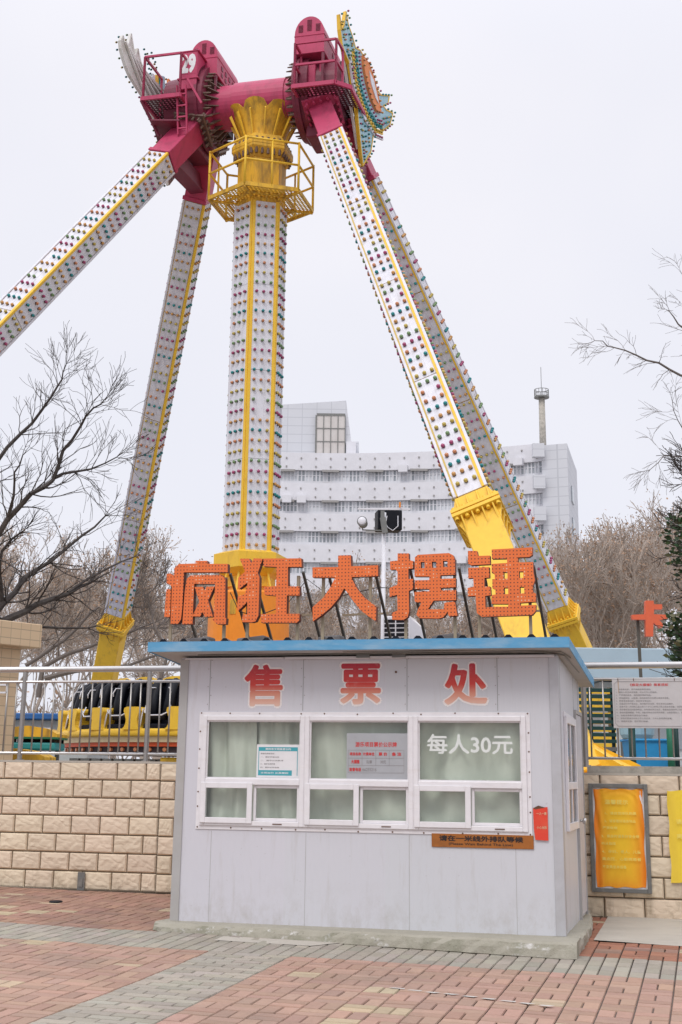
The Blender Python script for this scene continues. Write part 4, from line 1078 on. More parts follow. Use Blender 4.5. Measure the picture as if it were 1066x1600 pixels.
ride = thing('ride_support_frame', 'four legged magenta and white pendulum ride frame studded with coloured bulbs', 'ride frame', (-1.761, 27, TERR))
LEGS = {'A': ((-2.94, 27.17, 15.47), (-10.95, 20.44, 1.56), 0), 'B': ((-2.89, 27.46, 15.54), (-6.55, 37.07, 1.41), 0),
        'C': ((-.60, 26.54, 15.54), (2.98, 16.93, 1.40), 9), 'D': ((-.36, 26.83, 15.62), (7.18, 33.56, 1.38), 0)}
bulbs = []
for key, (tp, ft, roll) in LEGS.items():
    tp, ft = Vector(tp), Vector(ft); L = (ft - tp).length; D = (ft - tp) / L
    n1 = (RF.x - D * RF.x.dot(D)).normalized(); n2 = D.cross(n1)
    if roll:
        c_, s_ = math.cos(rad(roll)), math.sin(rad(roll)); n1, n2 = n1 * c_ + n2 * s_, n2 * c_ - n1 * s_
    at = lambda t: tp + D * (L * t)
    P0, P1, PF = .113, .722, .742
    h = .25
    s = MB()
    def bx(t0, t1, w, mb=s): mb.box((at(t0) + at(t1)) / 2, (w, w, L * (t1 - t0)), n1, n2, D)
    bx(P0, PF, .44); bx(P1, PF, .50); bx(PF + .004, 1.0, .54)
    leg = s.build('leg', M['yellow'], ride, bevel=.015)
    # bolted flange with gussets
    s = MB(); bx(PF - .0035, PF + .0, .74, s); bx(PF + .001, PF + .0045, .74, s)
    for (na, nb) in ((n1, n2), (-n1, n2), (n2, n1), (-n2, n1)):
        for k in (-.24, -.08, .08, .24):
            c0 = at(PF) + nb * k
            for sgn, w0 in ((-1, .25), (1, .27)):
                P = [c0 + na * w0 + D * sgn * .05, c0 + na * .36 + D * sgn * .05, c0 + na * w0 + D * sgn * .34]
                s.add([p + nb * .012 for p in P] + [p - nb * .012 for p in P], [(0, 1, 2), (5, 4, 3), (0, 3, 4, 1), (1, 4, 5, 2), (2, 5, 3, 0)])
        for k in (-.32, -.16, 0, .16, .32):
            c0 = at(PF) + nb * k + na * .315; s.cyl(c0 - D * .11, c0 + D * .13, .032, 8)
    s.build('flange', M['yellow'], leg, bevel=.004)
    # foot plate
    s = MB(); fz = Vector((ft.x, ft.y, TERR)); s.box(fz + UP * .05, (1.15, 1.15, .1), RF.x, RF.y); 
    for k in range(8):
        a = k * math.pi / 4; e = RF.x * math.cos(a) + RF.y * math.sin(a); nn = UP.cross(e)
        P = [fz + e * .2 + UP * .1, fz + e * .66 + UP * .1, fz + e * .66 + UP * .2, fz + e * .22 - D * .62]
        s.add([p + nn * .02 for p in P] + [p - nn * .02 for p in P], [(0, 1, 2, 3), (7, 6, 5, 4), (0, 4, 5, 1), (1, 5, 6, 2), (2, 6, 7, 3), (3, 7, 4, 0)])
    s.build('foot_plate', M['yellow'], leg, recalc=True)
    # magenta head
    s = MB(); bx(-.012, P0 - .001, .50, s); bx(P0 - .006, P0 - .0005, .56, s); s.build('leg_head', M['magenta'], leg, bevel=.012)
    # light panels and corner strips
    for na, nb in ((n1, n2), (-n1, -n2), (n2, -n1), (-n2, n1)):        # corners na+nb go round the leg
        s = MB(); n_sec = 4
        for q in range(n_sec):
            a, b_ = P0 + (P1 - P0) * q / n_sec, P0 + (P1 - P0) * (q + 1) / n_sec
            a += .0006; b_ -= .0006
            s.box((at(a) + at(b_)) / 2 + na * .235, (.395, .03, L * (b_ - a)), nb, na, D)
        for k in (-.0665, .0665): s.box((at(P0) + at(P1)) / 2 + na * .2515 + nb * k, (.006, .005, L * (P1 - P0) - .02), nb, na, D)
        s.build('light_panel', M['panel'], leg)
        s = MB(); cc = na * .242 + nb * .242; mid = (at(P0) + at(P1)) / 2; LL = L * (P1 - P0) - .01
        own = (na + nb - n1 - n2).length < .01 or (na + nb + n1 + n2).length < .01
        if key in 'AB' and own: s.box(mid + cc, (.062, .062, LL), n1, n2, D); s.build('corner_strip', M['yellow'], leg, bevel=.008)
        else: s.box(mid + cc, (.050, .050, LL), n1, n2, D); s.build('corner_trim', M['panel'], leg, bevel=.008)
        if key in 'CD' and abs(na.dot(n2)) > .9:
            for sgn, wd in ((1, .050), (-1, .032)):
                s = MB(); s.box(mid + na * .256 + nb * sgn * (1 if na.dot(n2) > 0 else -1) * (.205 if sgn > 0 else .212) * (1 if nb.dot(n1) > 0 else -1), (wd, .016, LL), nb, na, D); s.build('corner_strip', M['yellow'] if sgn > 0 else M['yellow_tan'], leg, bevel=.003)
        rows = int(L * (P1 - P0) / .21)
        for r in range(rows):
            c0 = tp + D * (L * P0 + .13 + r * .21) + na * .251
            for k in (-.133, 0, .133): bulbs.append((c0 + nb * k, na, (r + 3) % 6))
# cross ties between the leg heads of each pair
for a, b_ in (('A', 'B'), ('C', 'D')):
    pa = Vector(LEGS[a][0]).lerp(Vector(LEGS[a][1]), .118); pb = Vector(LEGS[b_][0]).lerp(Vector(LEGS[b_][1]), .112)
    if a == 'A': pa = Vector(LEGS[a][0]).lerp(Vector(LEGS[a][1]), .098); pb = Vector(LEGS[b_][0]).lerp(Vector(LEGS[b_][1]), .095)
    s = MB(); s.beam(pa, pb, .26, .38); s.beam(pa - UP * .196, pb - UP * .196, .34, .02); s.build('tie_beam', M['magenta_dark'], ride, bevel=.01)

# hubs
s = MB(RF); s.cyl((-1.15, 0, 0), (.92, 0, 0), .50, 40); s.build('axle', M['magenta'], ride, smooth=False)
for sg, xf in ((-1, -1.12), (1, .88)):
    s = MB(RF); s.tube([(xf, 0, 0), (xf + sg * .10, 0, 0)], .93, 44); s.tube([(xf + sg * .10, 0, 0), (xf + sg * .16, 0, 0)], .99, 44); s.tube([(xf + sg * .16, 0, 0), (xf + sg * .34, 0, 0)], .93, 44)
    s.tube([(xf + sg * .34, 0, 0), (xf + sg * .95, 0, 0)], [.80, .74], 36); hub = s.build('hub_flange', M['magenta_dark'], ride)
    s = MB(RF)
    for k in range(30):
        a = 2 * math.pi * k / 30; e = Vector((0, math.cos(a), math.sin(a)))
        s.cyl(Vector((xf, 0, 0)) + e * .80, Vector((xf - sg * .17, 0, 0)) + e * .80, .030, 6, .012)
    for k in range(20):
        a = 2 * math.pi * k / 20; e = Vector((0, math.cos(a), math.sin(a))); nn = Vector((1, 0, 0)).cross(e) * .012
        P = [Vector((xf, 0, 0)) + e * .49, Vector((xf, 0, 0)) + e * .74, Vector((xf - sg * .26, 0, 0)) + e * .49]
        s.add([p + nn for p in P] + [p - nn for p in P], [(0, 1, 2), (5, 4, 3), (0, 3, 4, 1), (1, 4, 5, 2), (2, 5, 3, 0)])
    s.build('hub_studs', M['studs'], hub, recalc=True)
    # saddle joining the hub to the two leg heads
    s = MB(RF); xm = xf + sg * .42
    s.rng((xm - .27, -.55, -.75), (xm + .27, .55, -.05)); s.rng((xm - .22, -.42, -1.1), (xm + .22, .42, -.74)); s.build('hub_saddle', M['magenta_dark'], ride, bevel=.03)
    # studs round the leg joint
    s = MB()
    for key in ('AB' if sg < 0 else 'CD'):
        tp, ft = Vector(LEGS[key][0]), Vector(LEGS[key][1]); D = (ft - tp).normalized(); n1 = (RF.x - D * RF.x.dot(D)).normalized(); n2 = D.cross(n1)
        c0 = tp + D * .72; s.box(c0, (.78, .78, .05), n1, n2, D)
        for na, nb in ((n1, n2), (-n1, n2), (n2, n1), (-n2, n1)):
            for k in (-.3, -.15, 0, .15, .3):
                s.cyl(c0 + na * .33 + nb * k - D * .15, c0 + na * .33 + nb * k + D * .13, .034, 7, .024)
    s.build('joint_studs', M['studs'] if sg < 0 else M['magenta'], ride)
    # motor cover with rounded top
    x0, x1 = (.93, 1.58) if sg > 0 else (-1.58, -.95); y0, y1 = (-.90, .75) if sg > 0 else (-.48, 1.0)
    xm, hw = (x0 + x1) / 2, (x1 - x0) / 2
    out = [(x0, .62), (x1, .62), (x1, 1.06)] + [(xm + hw * math.cos(a), 1.06 + .42 * math.sin(a)) for a in [math.pi * k / 14 for k in range(1, 14)]] + [(x0, 1.06)]
    s = MB(RF); s.prism(out, [], lambda x, y, d: (x, d, y), y0, y1); s.rng((x0 - .012, y0 - .012, 1.02), (x1 + .012, y1, 1.045)); s.rng((x0 - .012, y0 - .012, .60), (x1 + .012, y1, .63))
    mc = s.build('motor_cover', M['magenta'], ride, bevel=.01)
    s = MB(RF)
    for (cx, za, zb) in ((xm - .19, 1.12, 1.30), (xm, 1.14, 1.40), (xm + .19, 1.12, 1.30)):
        z = za
        while z < zb: s.rng((cx - .05, y0 - .012, z), (cx + .05, y0 - .001, z + .012)); z += .03
    for yy in (-.2, .05, .3, .55): s.rng((x1 + .001, yy, .85), (x1 + .012, yy + .1, .95)); s.rng((x1 + .001, yy, .70), (x1 + .012, yy + .1, .78))
    s.build('louvre', M['magenta_dark'], mc)
    s = MB(RF); s.rng((x0 + .05, y0 + .32, -.3), (x1 - .05, y1 - .1, .60)); s.build('motor_block', M['steel_dark'], ride)
    s = MB(RF); s.rng((x0 + .06, y0 + .1, -.32), (x0 + .44, y0 + .5, .42)); s.cyl((xm, y0 + .6, -.3), (xm, y0 + .6, .3), .26, 16); s.rng((x1 - .14, y0 + .16, -.34), (x1 - .1, y0 + .2, .5)); s.build('gear_motor', M['magenta'], ride, bevel=.012)
    s = MB(RF)
    for (xx, yy) in ((x0, y0), (x1 - .05, y0), (x0, y1 - .06), (x1 - .05, y1 - .06)): s.rng((xx, yy, -.34), (xx + .05, yy + .05, .62))
    s.build('motor_stand', M['magenta_dark'], ride)
# service platforms
def service(floor, rails, z, hr, mids):
    s = MB(RF); n = len(floor); s.add([(p[0], p[1], z) for p in floor], [tuple(range(n))]); fl_ = s.build('service_floor', M['perf_mag'], ride)
    s = MB(RF)
    for k in range(n):
        p, q = floor[k], floor[(k + 1) % n]; s.beam((p[0], p[1], z), (q[0], q[1], z), .05, .09)
    s.build('floor_edge', M['magenta'], fl_)
    s = MB(RF)
    for k, (a, b_) in enumerate(rails):
        for zz in [z + hr] + ([z + hr * .5] if mids else []): s.beam((*a, zz), (*b_, zz), .045, .045)
        for p in (a, b_): s.beam((*p, z), (*p, z + hr), .045, .045, (1, 0, 0))
    s.build('handrail', M['magenta'], fl_)
service([(1.02, -1.3), (1.92, -1.3), (2.2, -1.0), (2.2, 1.2), (1.62, 1.2), (1.62, -.78), (1.02, -.78)], [((1.06, -1.28), (1.95, -1.28)), ((1.95, -1.28), (1.97, -.8)), ((1.06, -1.28), (1.06, -.8))], -.36, 1.0, True)
service([(-2.33, -1.3), (-1.45, -1.3), (-1.45, -.72), (-1.75, -.6), (-1.75, 1.0), (-2.33, 1.0)], [((-2.30, -1.28), (-1.47, -1.28)), ((-2.30, -1.28), (-2.30, -.3)), ((-1.47, -1.28), (-1.47, -.8))], -.25, 1.0, False)
s = MB(RF); s.beam((-1.8, -1.2, -.75), (-2.3, .9, -.8), .6, .03); s.beam((-2.33, -1.3, -.28), (-2.05, -.9, -.95), .05, .05); s.beam((-2.0, -.9, -.95), (-2.0, .9, -.95), .05, .05); s.build('platform_bracket', M['magenta_dark'], ride)
s = MB(RF)
for x in (-1.55, -1.35): s.beam((x, -1.25, .0), (x, -1.05, -1.05), .05, .03, (1, 0, 0))
for k in range(4): s.beam((-1.55, -1.23 + .05 * k, -.2 - .24 * k), (-1.35, -1.23 + .05 * k, -.2 - .24 * k), .03, .03)
s.beam((-1.3, -1.3, .1), (-1.0, -1.2, -.45), .045, .045); s.build('access_ladder', M['magenta'], ride)
s = MB(RF); s.rng((-1.62, -.98, .05), (-1.22, -.5, .95)); s.rng((-1.66, -1.0, .93), (-1.18, -.48, .96)); s.rng((-1.66, -1.0, .28), (-1.18, -.48, .32)); bxn = s.build('control_box', M['magenta'], ride, bevel=.01)
s = MB(RF); s.add([(-1.60, -.984, .40), (-1.24, -.984, .40), (-1.24, -.984, .90), (-1.60, -.984, .90)], [(0, 1, 2, 3)]); s.build('number_plate', M['magenta'], bxn)
s = MB(RF); put_text(s, '29', lambda x, y: (x, -.987, y), -1.59, .42, -1.25, .88, .06); s.build('number', M['white_print'], bxn)

# winged emblem panels on both axle ends
STAR_R = [(-.9,1.45),(-.8,1.13),(-.70,1.30),(-.62,1.67),(-.50,1.40),(-.34,1.26),(-.17,1.03),(.05,1.08),(.28,.99),(.57,.84),(.8,.54),(1.04,.48),(1.46,.66),(1.4,.44),(1.16,.27),(1.30,.24),(1.64,.31),(1.49,-.05),(1.17,-.33),(1.08,-.18),(1.03,-.26),(.74,-.33),(.70,-.60),(.58,-1.09),(.36,-1.38),(.22,-1.58),(.12,-1.2),(.0,-.70),(-.08,-.30),(-.28,.15),(-.42,.5),(-.76,.78),(-.86,1.1)]
PLUME = [(-1.67,1.12),(-1.60,.98),(-1.50,.90),(-1.40,1.31),(-1.30,1.02),(-1.22,.84),(-1.14,1.08),(-1.02,.82),(-.92,.72),(-.6,.62),(-.02,.55),(.6,.45),(1.0,.1),(.74,-.33),(.58,-1.09),(.22,-1.58),(.0,-.9),(-.35,-.35),(-.85,.08),(-1.1,.2),(-1.34,.33),(-1.50,.48),(-1.61,.64),(-1.70,.80),(-1.74,.96)]
def star_panel(xo, front):
    yaw = -.5
    STAR = STAR_R if front else PLUME
    o = RF((xo, 0, 0)); f = frame(o, yaw)
    sg = 1 if front else -1
    fm = lambda y, z, d: f.o + f.y * y + UP * z + f.x * d
    s = MB(); s.prism(STAR, [], fm, .03 * sg, -.02 * sg)
    st = s.build('emblem_panel', M['pale_blue'] if front else M['panel_back'], ride, recalc=True)
    s = MB(); n = len(STAR)
    for k in range(n):
        p, q = STAR[k], STAR[(k + 1) % n]; s.beam(fm(*p, 0), fm(*q, 0), .035, .075, f.x)
    s.build('emblem_edge', M['yellow'] if front else M['panel_back'], st)
    s = MB()
    for k in range(5):                                          # stiffening ribs of the back
        t = k / 4; s.beam(fm(-.75 + .35 * t, 1.2 - .2 * t, -.07 * sg) if front else fm(-1.62 + .13 * t * 4, 1.0 - .08 * t * 4, .06), fm(.15 + .5 * t, -1.2 + 1.0 * t, -.07 * sg) if front else fm(-.75 + .18 * t * 4, .0 + .1 * t * 4, .06), .04, .05, f.x)
    s.build('emblem_rib', M['panel_back'], st)
    oval = [(.10, .98), (.36, .92), (.62, .70), (.82, .36), (.98, .0), (.76, -.06), (.50, .10), (.28, .40), (.12, .74)]
    s = MB(); s.prism(oval, [], fm, .09 * sg, .03 * sg); s.build('emblem_shield', paint('orange_emblem', (.78, .25, .08), .5, .2), st, recalc=True)
    s = MB(); s.prism([(.34, .72), (.56, .58), (.80, .14), (.66, .20), (.44, .44)], [], fm, .11 * sg, .09 * sg); s.build('emblem_flash', M['panel'], st, recalc=True)
    curve = [(-.02, .95), (.02, .70), (.12, .38), (.32, .10), (.55, -.06), (.82, -.17), (1.05, -.10)]
    for k, (mat_, ci) in enumerate((('pale_blue', 0), ('teal', 2), ('yellow', 4), ('panel', 5))):
        off = .07 + .105 * k; pl = []
        for i, p in enumerate(curve):
            a, b_ = curve[max(0, i - 1)], curve[min(len(curve) - 1, i + 1)]; t = Vector((b_[0] - a[0], b_[1] - a[1])).normalized()
            pl.append((p[0] + t.y * off - .02 * k, p[1] - t.x * off - .03 * k))
        s = MB()
        for i in range(len(pl) - 1): s.beam(fm(*pl[i], .045 * sg), fm(*pl[i + 1], .045 * sg), .085, .03 + .004 * k, f.x)
        s.build('emblem_feather', M[mat_], st)
        for i in range(len(pl) - 1):
            m_ = max(1, int(math.hypot(pl[i + 1][0] - pl[i][0], pl[i + 1][1] - pl[i][1]) / .085))
            for q in range(m_):
                t = q / m_; bulbs.append((fm(pl[i][0] * (1 - t) + pl[i + 1][0] * t, pl[i][1] * (1 - t) + pl[i + 1][1] * t, .062 * sg), f.x * sg, (ci + (i % 2 if k == 3 else 0)) % 6, .72))
    R = random.Random(3)
    for loop, ci, st_ in ((STAR, None, .12), (oval, 1, .11)):
        for i in range(len(loop)):
            p, q = loop[i], loop[(i + 1) % len(loop)]; m_ = max(1, int(math.hypot(q[0] - p[0], q[1] - p[1]) / st_))
            for k in range(m_):
                t = k / m_; c = (p[0] * (1 - t) + q[0] * t, p[1] * (1 - t) + q[1] * t)
                bulbs.append((fm(c[0], c[1], (.07 if ci is None else .09) * sg), f.x * sg, R.choice((2, 2, 4, 0, 5)) if ci is None else (1 if (i + k) % 2 else 3), .72))
    for (y0, z0, y1, z1) in ((-.82, 1.25, -.45, .6), (-.7, 1.2, -.3, .5), (-.55, 1.3, -.1, .55), (-.4, 1.15, -.05, .35), (.1, -.35, .25, -1.35), (.25, -.4, .34, -1.2), (.4, -.4, .48, -1.0), (1.15, -.05, 1.5, .15), (1.1, -.2, 1.4, -.02)):
        for k in range(8):
            t = k / 7; bulbs.append((fm(y0 + (y1 - y0) * t, z0 + (z1 - z0) * t, .035 * sg), f.x * sg, (k + int(y0 * 10)) % 6 if R.random() < .6 else 2, .72))
    s = MB()
    for z in (-.3, .5): s.beam(RF((xo - sg * .75, 0, z)), fm(0, z, -.05 * sg), .06, .06)
    s.build('emblem_bracket', M['magenta_dark'], ride)
star_panel(2.10, True); star_panel(-2.30, False)
def behind_booth(p):
    d = p - E; z = d.dot(cf); x = 533 + FPX * d.dot(cr) / z; y = CYP - FPX * d.dot(cu) / z
    return y > 855 and 230 < x < 860
place_bulbs(ride, bulbs, 'bulbs', behind_booth)

# ------------------------------------------------------------------ the hanging pendulum
pend = thing('ride_pendulum', 'hexagonal bulb covered yellow arm hanging with a ring of black seats', 'ride pendulum', (-1.761, 27, 1.75))
PC = Vector((-1.761, 27, 0))
HA = [rad(-74.3 + 60 * k) for k in range(6)]                     # face normals
def hexp(R, z, n=6): return [PC + Vector((R * math.cos(a + rad(30)), R * math.sin(a + rad(30)), z)) for a in HA]
def hexsolid(mb, levels):
    b = [hexp(R, z) for R, z in levels]
    V = [p for l in b for p in l]; m_ = len(b)
    mb.add(V, [(i * 6 + k, i * 6 + (k + 1) % 6, (i + 1) * 6 + (k + 1) % 6, (i + 1) * 6 + k) for i in range(m_ - 1) for k in range(6)] + [tuple(reversed(range(6))), tuple((m_ - 1) * 6 + k for k in range(6))], raw=True)
ZP0, ZP1, RA = 5.68, 13.07, .56
s = MB(); hexsolid(s, [(.52, 5.0), (.52, 13.3)]); arm = s.build('arm', M['yellow'], pend)
s = MB(); hexsolid(s, [(.53, 13.08), (.53, 14.25)]); s.build('arm_collar', M['yellow_old'], arm)
pb = []
for k, a in enumerate(HA):
    nrm = Vector((math.cos(a), math.sin(a), 0)); tg = Vector((-math.sin(a), math.cos(a), 0)); ap = RA * math.cos(rad(30))
    s = MB(); ns = 4
    for q in range(ns):
        za, zb = ZP0 + (ZP1 - ZP0) * q / ns + .004, ZP0 + (ZP1 - ZP0) * (q + 1) / ns - .004
        s.box(PC + nrm * (ap - .012) + UP * ((za + zb) / 2), (.445, .03, zb - za), tg, nrm, UP)
    for kk in (-.075, .075): s.box(PC + nrm * (ap + .0045) + tg * kk + UP * ((ZP0 + ZP1) / 2), (.006, .006, ZP1 - ZP0 - .03), tg, nrm, UP)
    s.build('light_panel', M['panel'], arm)
    b2 = a + rad(30); e = Vector((math.cos(b2), math.sin(b2), 0)); te_ = Vector((-math.sin(b2), math.cos(b2), 0))
    s = MB(); c0 = PC + e * (RA - .002)
    for sgn in (-1, 1):
        d_ = (te_ * sgn * math.cos(rad(30)) - e * math.sin(rad(30))); n_ = (e * math.cos(rad(30)) + te_ * sgn * math.sin(rad(30)))
        s.box(c0 + d_ * .032 + UP * ((ZP0 + ZP1) / 2), (.064, .03, ZP1 - ZP0 + .03), d_, n_, UP)
    s.build('corner_strip', M['yellow'] if k in (0, 5, 2, 3) else M['panel'], arm)
    rows = int((ZP1 - ZP0) / .21)
    for r in range(rows):
        for kk in (-.15, 0, .15): pb.append((PC + nrm * (ap + .004) + tg * kk + UP * (ZP1 - .12 - r * .2105), nrm, (1, 4, 5, 0, 3, 2)[r % 6]))
# bolt ring
s = MB(); hexsolid(s, [(.55, 14.10), (.68, 14.30), (.68, 14.36)]); hexsolid(s, [(.68, 14.37), (.68, 14.43), (.58, 14.62)]); s.build('bolt_flange', M['yellow_old'], arm)
s = MB()
for k in range(6):
    p, q = hexp(.63, 0)[k], hexp(.63, 0)[(k + 1) % 6]
    for t in (.1, .3, .5, .7, .9):
        c0 = p.lerp(q, t); s.cyl(c0 + UP * 14.14, c0 + UP * 14.52, .030, 8)
s.build('flange_studs', M['studs'], arm)
# crown that clasps the axle: flared petals and fins
s = MB()
NP = 24
def crown_pt(a, h):
    cx, cy = math.cos(a), math.sin(a)
    rx = .46 + .34 * h ** 1.8; ry = .46 + .24 * h ** 1.8
    return RF((rx * cx, ry * cy, -1.00 + h * .78))
top = []
for k in range(NP * 2):
    a = math.pi * k / NP
    top.append(.80 + .12 * abs(math.cos(4 * a)) + .16 * abs(math.sin(a)) - .10 * (k % 6 == 3))
lv = [0, .2, .4, .6, .8, 1.0]
for k in range(NP * 2):
    a = math.pi * k / NP
    for t in lv: s.v.append(crown_pt(a, top[k] * t)); s.c.append((1, 1, 1))
    for t in reversed(lv): q = crown_pt(a, top[k] * t); c_ = PC + UP * q.z; s.v.append(c_ + (q - c_) * .93); s.c.append((1, 1, 1))
m_ = len(lv) * 2
for k in range(NP * 2):
    for i in range(m_ - 1):
        s.f.append((k * m_ + i, ((k + 1) % (NP * 2)) * m_ + i, ((k + 1) % (NP * 2)) * m_ + i + 1, k * m_ + i + 1)); s.m.append(0)
s.build('crown', M['yellow_old'], arm, recalc=True)
s = MB()
for k in range(14):
    a = 2 * math.pi * k / 14 + .1; b0 = crown_pt(a, .05); b1 = crown_pt(a, .88); c_ = PC + UP * b0.z; e = (b0 - c_).normalized(); nn = UP.cross(e) * .014
    P = [b0, b0 + e * .03 - UP * .02, b1 + e * .045 - UP * .10, b1 - UP * .05]
    s.add([p + nn for p in P] + [p - nn for p in P], [(0, 1, 2, 3), (7, 6, 5, 4), (0, 4, 5, 1), (1, 5, 6, 2), (2, 6, 7, 3), (3, 7, 4, 0)])
s.build('crown_fin', M['yellow'], arm, recalc=True)
s = MB(RF); s.tube([(-.58, 0, 0), (.58, 0, 0)], .535, 36); s.build('axle_sleeve', M['magenta'], arm)
# hexagonal service gallery with holes in its floor
ZG, RG = 13.20, 1.14
s = MB(); o_, i_ = hexp(RG, ZG), hexp(.50, ZG)
s.add(o_ + i_, [(k, (k + 1) % 6, 6 + (k + 1) % 6, 6 + k) for k in range(6)], raw=True); gal = s.build('gallery_floor', M['perf_yel'], pend)
s = MB()
for k in range(6):
    p, q = o_[k], o_[(k + 1) % 6]; s.beam(p, q, .04, .085); s.beam(i_[k].lerp(p, .05) - UP * .05, p - UP * .05, .04, .05)
    a_, b_ = i_[k].lerp(o_[k], .42), i_[(k + 1) % 6].lerp(o_[(k + 1) % 6], .42); s.beam(a_ - UP * .03, b_ - UP * .03, .04, .05)
s.build('floor_frame', M['yellow_old'], gal)
s = MB()
for k in range(6):
    p, q = o_[k], o_[(k + 1) % 6]
    for hh in (1.05, .56): s.tube([p + UP * hh, q + UP * hh], .026, 8)
    s.tube([p, p + UP * 1.08], .026, 8)
    if k % 2: m_p = p.lerp(q, .5); s.tube([m_p, m_p + UP * 1.05], .022, 8)
s.build('gallery_rail', M['yellow'], gal, smooth=True)
# lower hub, drum
s = MB(); hexsolid(s, [(.56, 5.70), (.74, 5.64), (.74, 5.34), (.50, 5.18)]); s.build('lower_flange', M['yellow'], arm)
s = MB()
for k in range(12):
    a = 2 * math.pi * k / 12 + .2; e = Vector((math.cos(a), math.sin(a), 0)); s.beam(PC + e * .55 + UP * 5.3, PC + e * .68 + UP * 4.85, .04, .03, (0, 0, 1))
s.cyl(PC + UP * 4.7, PC + UP * 5.2, .42, 20); s.build('drum_strut', M['yellow'], arm)
s = MB(); s.tube([PC + UP * 2.3, PC + UP * 4.84, PC + UP * 4.88], [.80, .80, .77], 40); dm = s.build('drum', M['orange_drum'], pend, smooth=False)
for a in (-1.25, -1.9, -.5, .3, 2.0, 3.4):
    s = MB()
    e = Vector((math.cos(a), math.sin(a), 0)); t_ = Vector((-e.y, e.x, 0)); s.box(PC + e * .80 + UP * 4.55, (.12, .02, .28), t_, e, UP); s.build('drum_hatch', M['yellow_old'], dm)
# gondola ring
GR = 3.50
def ring(mb, r0, r1, z0, z1, n=108):
    pts = []
    for k in range(n):
        a = 2 * math.pi * k / n; e = Vector((math.cos(a), math.sin(a), 0))
        pts += [PC + e * r0 + UP * z0, PC + e * r1 + UP * z0, PC + e * r1 + UP * z1, PC + e * r0 + UP * z1]
    mb.add(pts, [(k * 4 + i, ((k + 1) % n) * 4 + i, ((k + 1) % n) * 4 + (i + 1) % 4, k * 4 + (i + 1) % 4) for k in range(n) for i in range(4)], raw=True)
s = MB(); ring(s, GR - .5, GR + .03, 2.06, 2.19); s.build('gondola_ring', M['yellow'], pend, bevel=.05, seg=3, recalc=True)
s = MB(); ring(s, GR - .6, GR - .06, 1.965, 2.058); s.build('cream_band', M['cream'], pend, recalc=True)
s = MB(); ring(s, GR - .6, GR - .10, 1.895, 1.963); s.build('red_band', M['red_band'], pend, recalc=True)
s = MB(); ring(s, GR - .6, GR - .16, 1.79, 1.893); s.build('lamp_band', M['steel_dark'], pend, recalc=True)
s = MB()
for k in range(72):
    a = 2 * math.pi * k / 72; e = Vector((math.cos(a), math.sin(a), 0)); s.cyl(PC + e * (GR - .17) + UP * 1.845, PC + e * (GR - .12) + UP * 1.845, .035, 8)
tag(s.build('ring_lamps', M['bulb1'], pend), kind='stuff')
for k in range(10):
    a = 2 * math.pi * k / 10; e = Vector((math.cos(a), math.sin(a), 0)); s = MB(); s.beam(PC + e * .7 + UP * 2.45, PC + e * (GR - .45) + UP * 2.06, .16, .24); s.build('spoke', M['yellow'], pend)
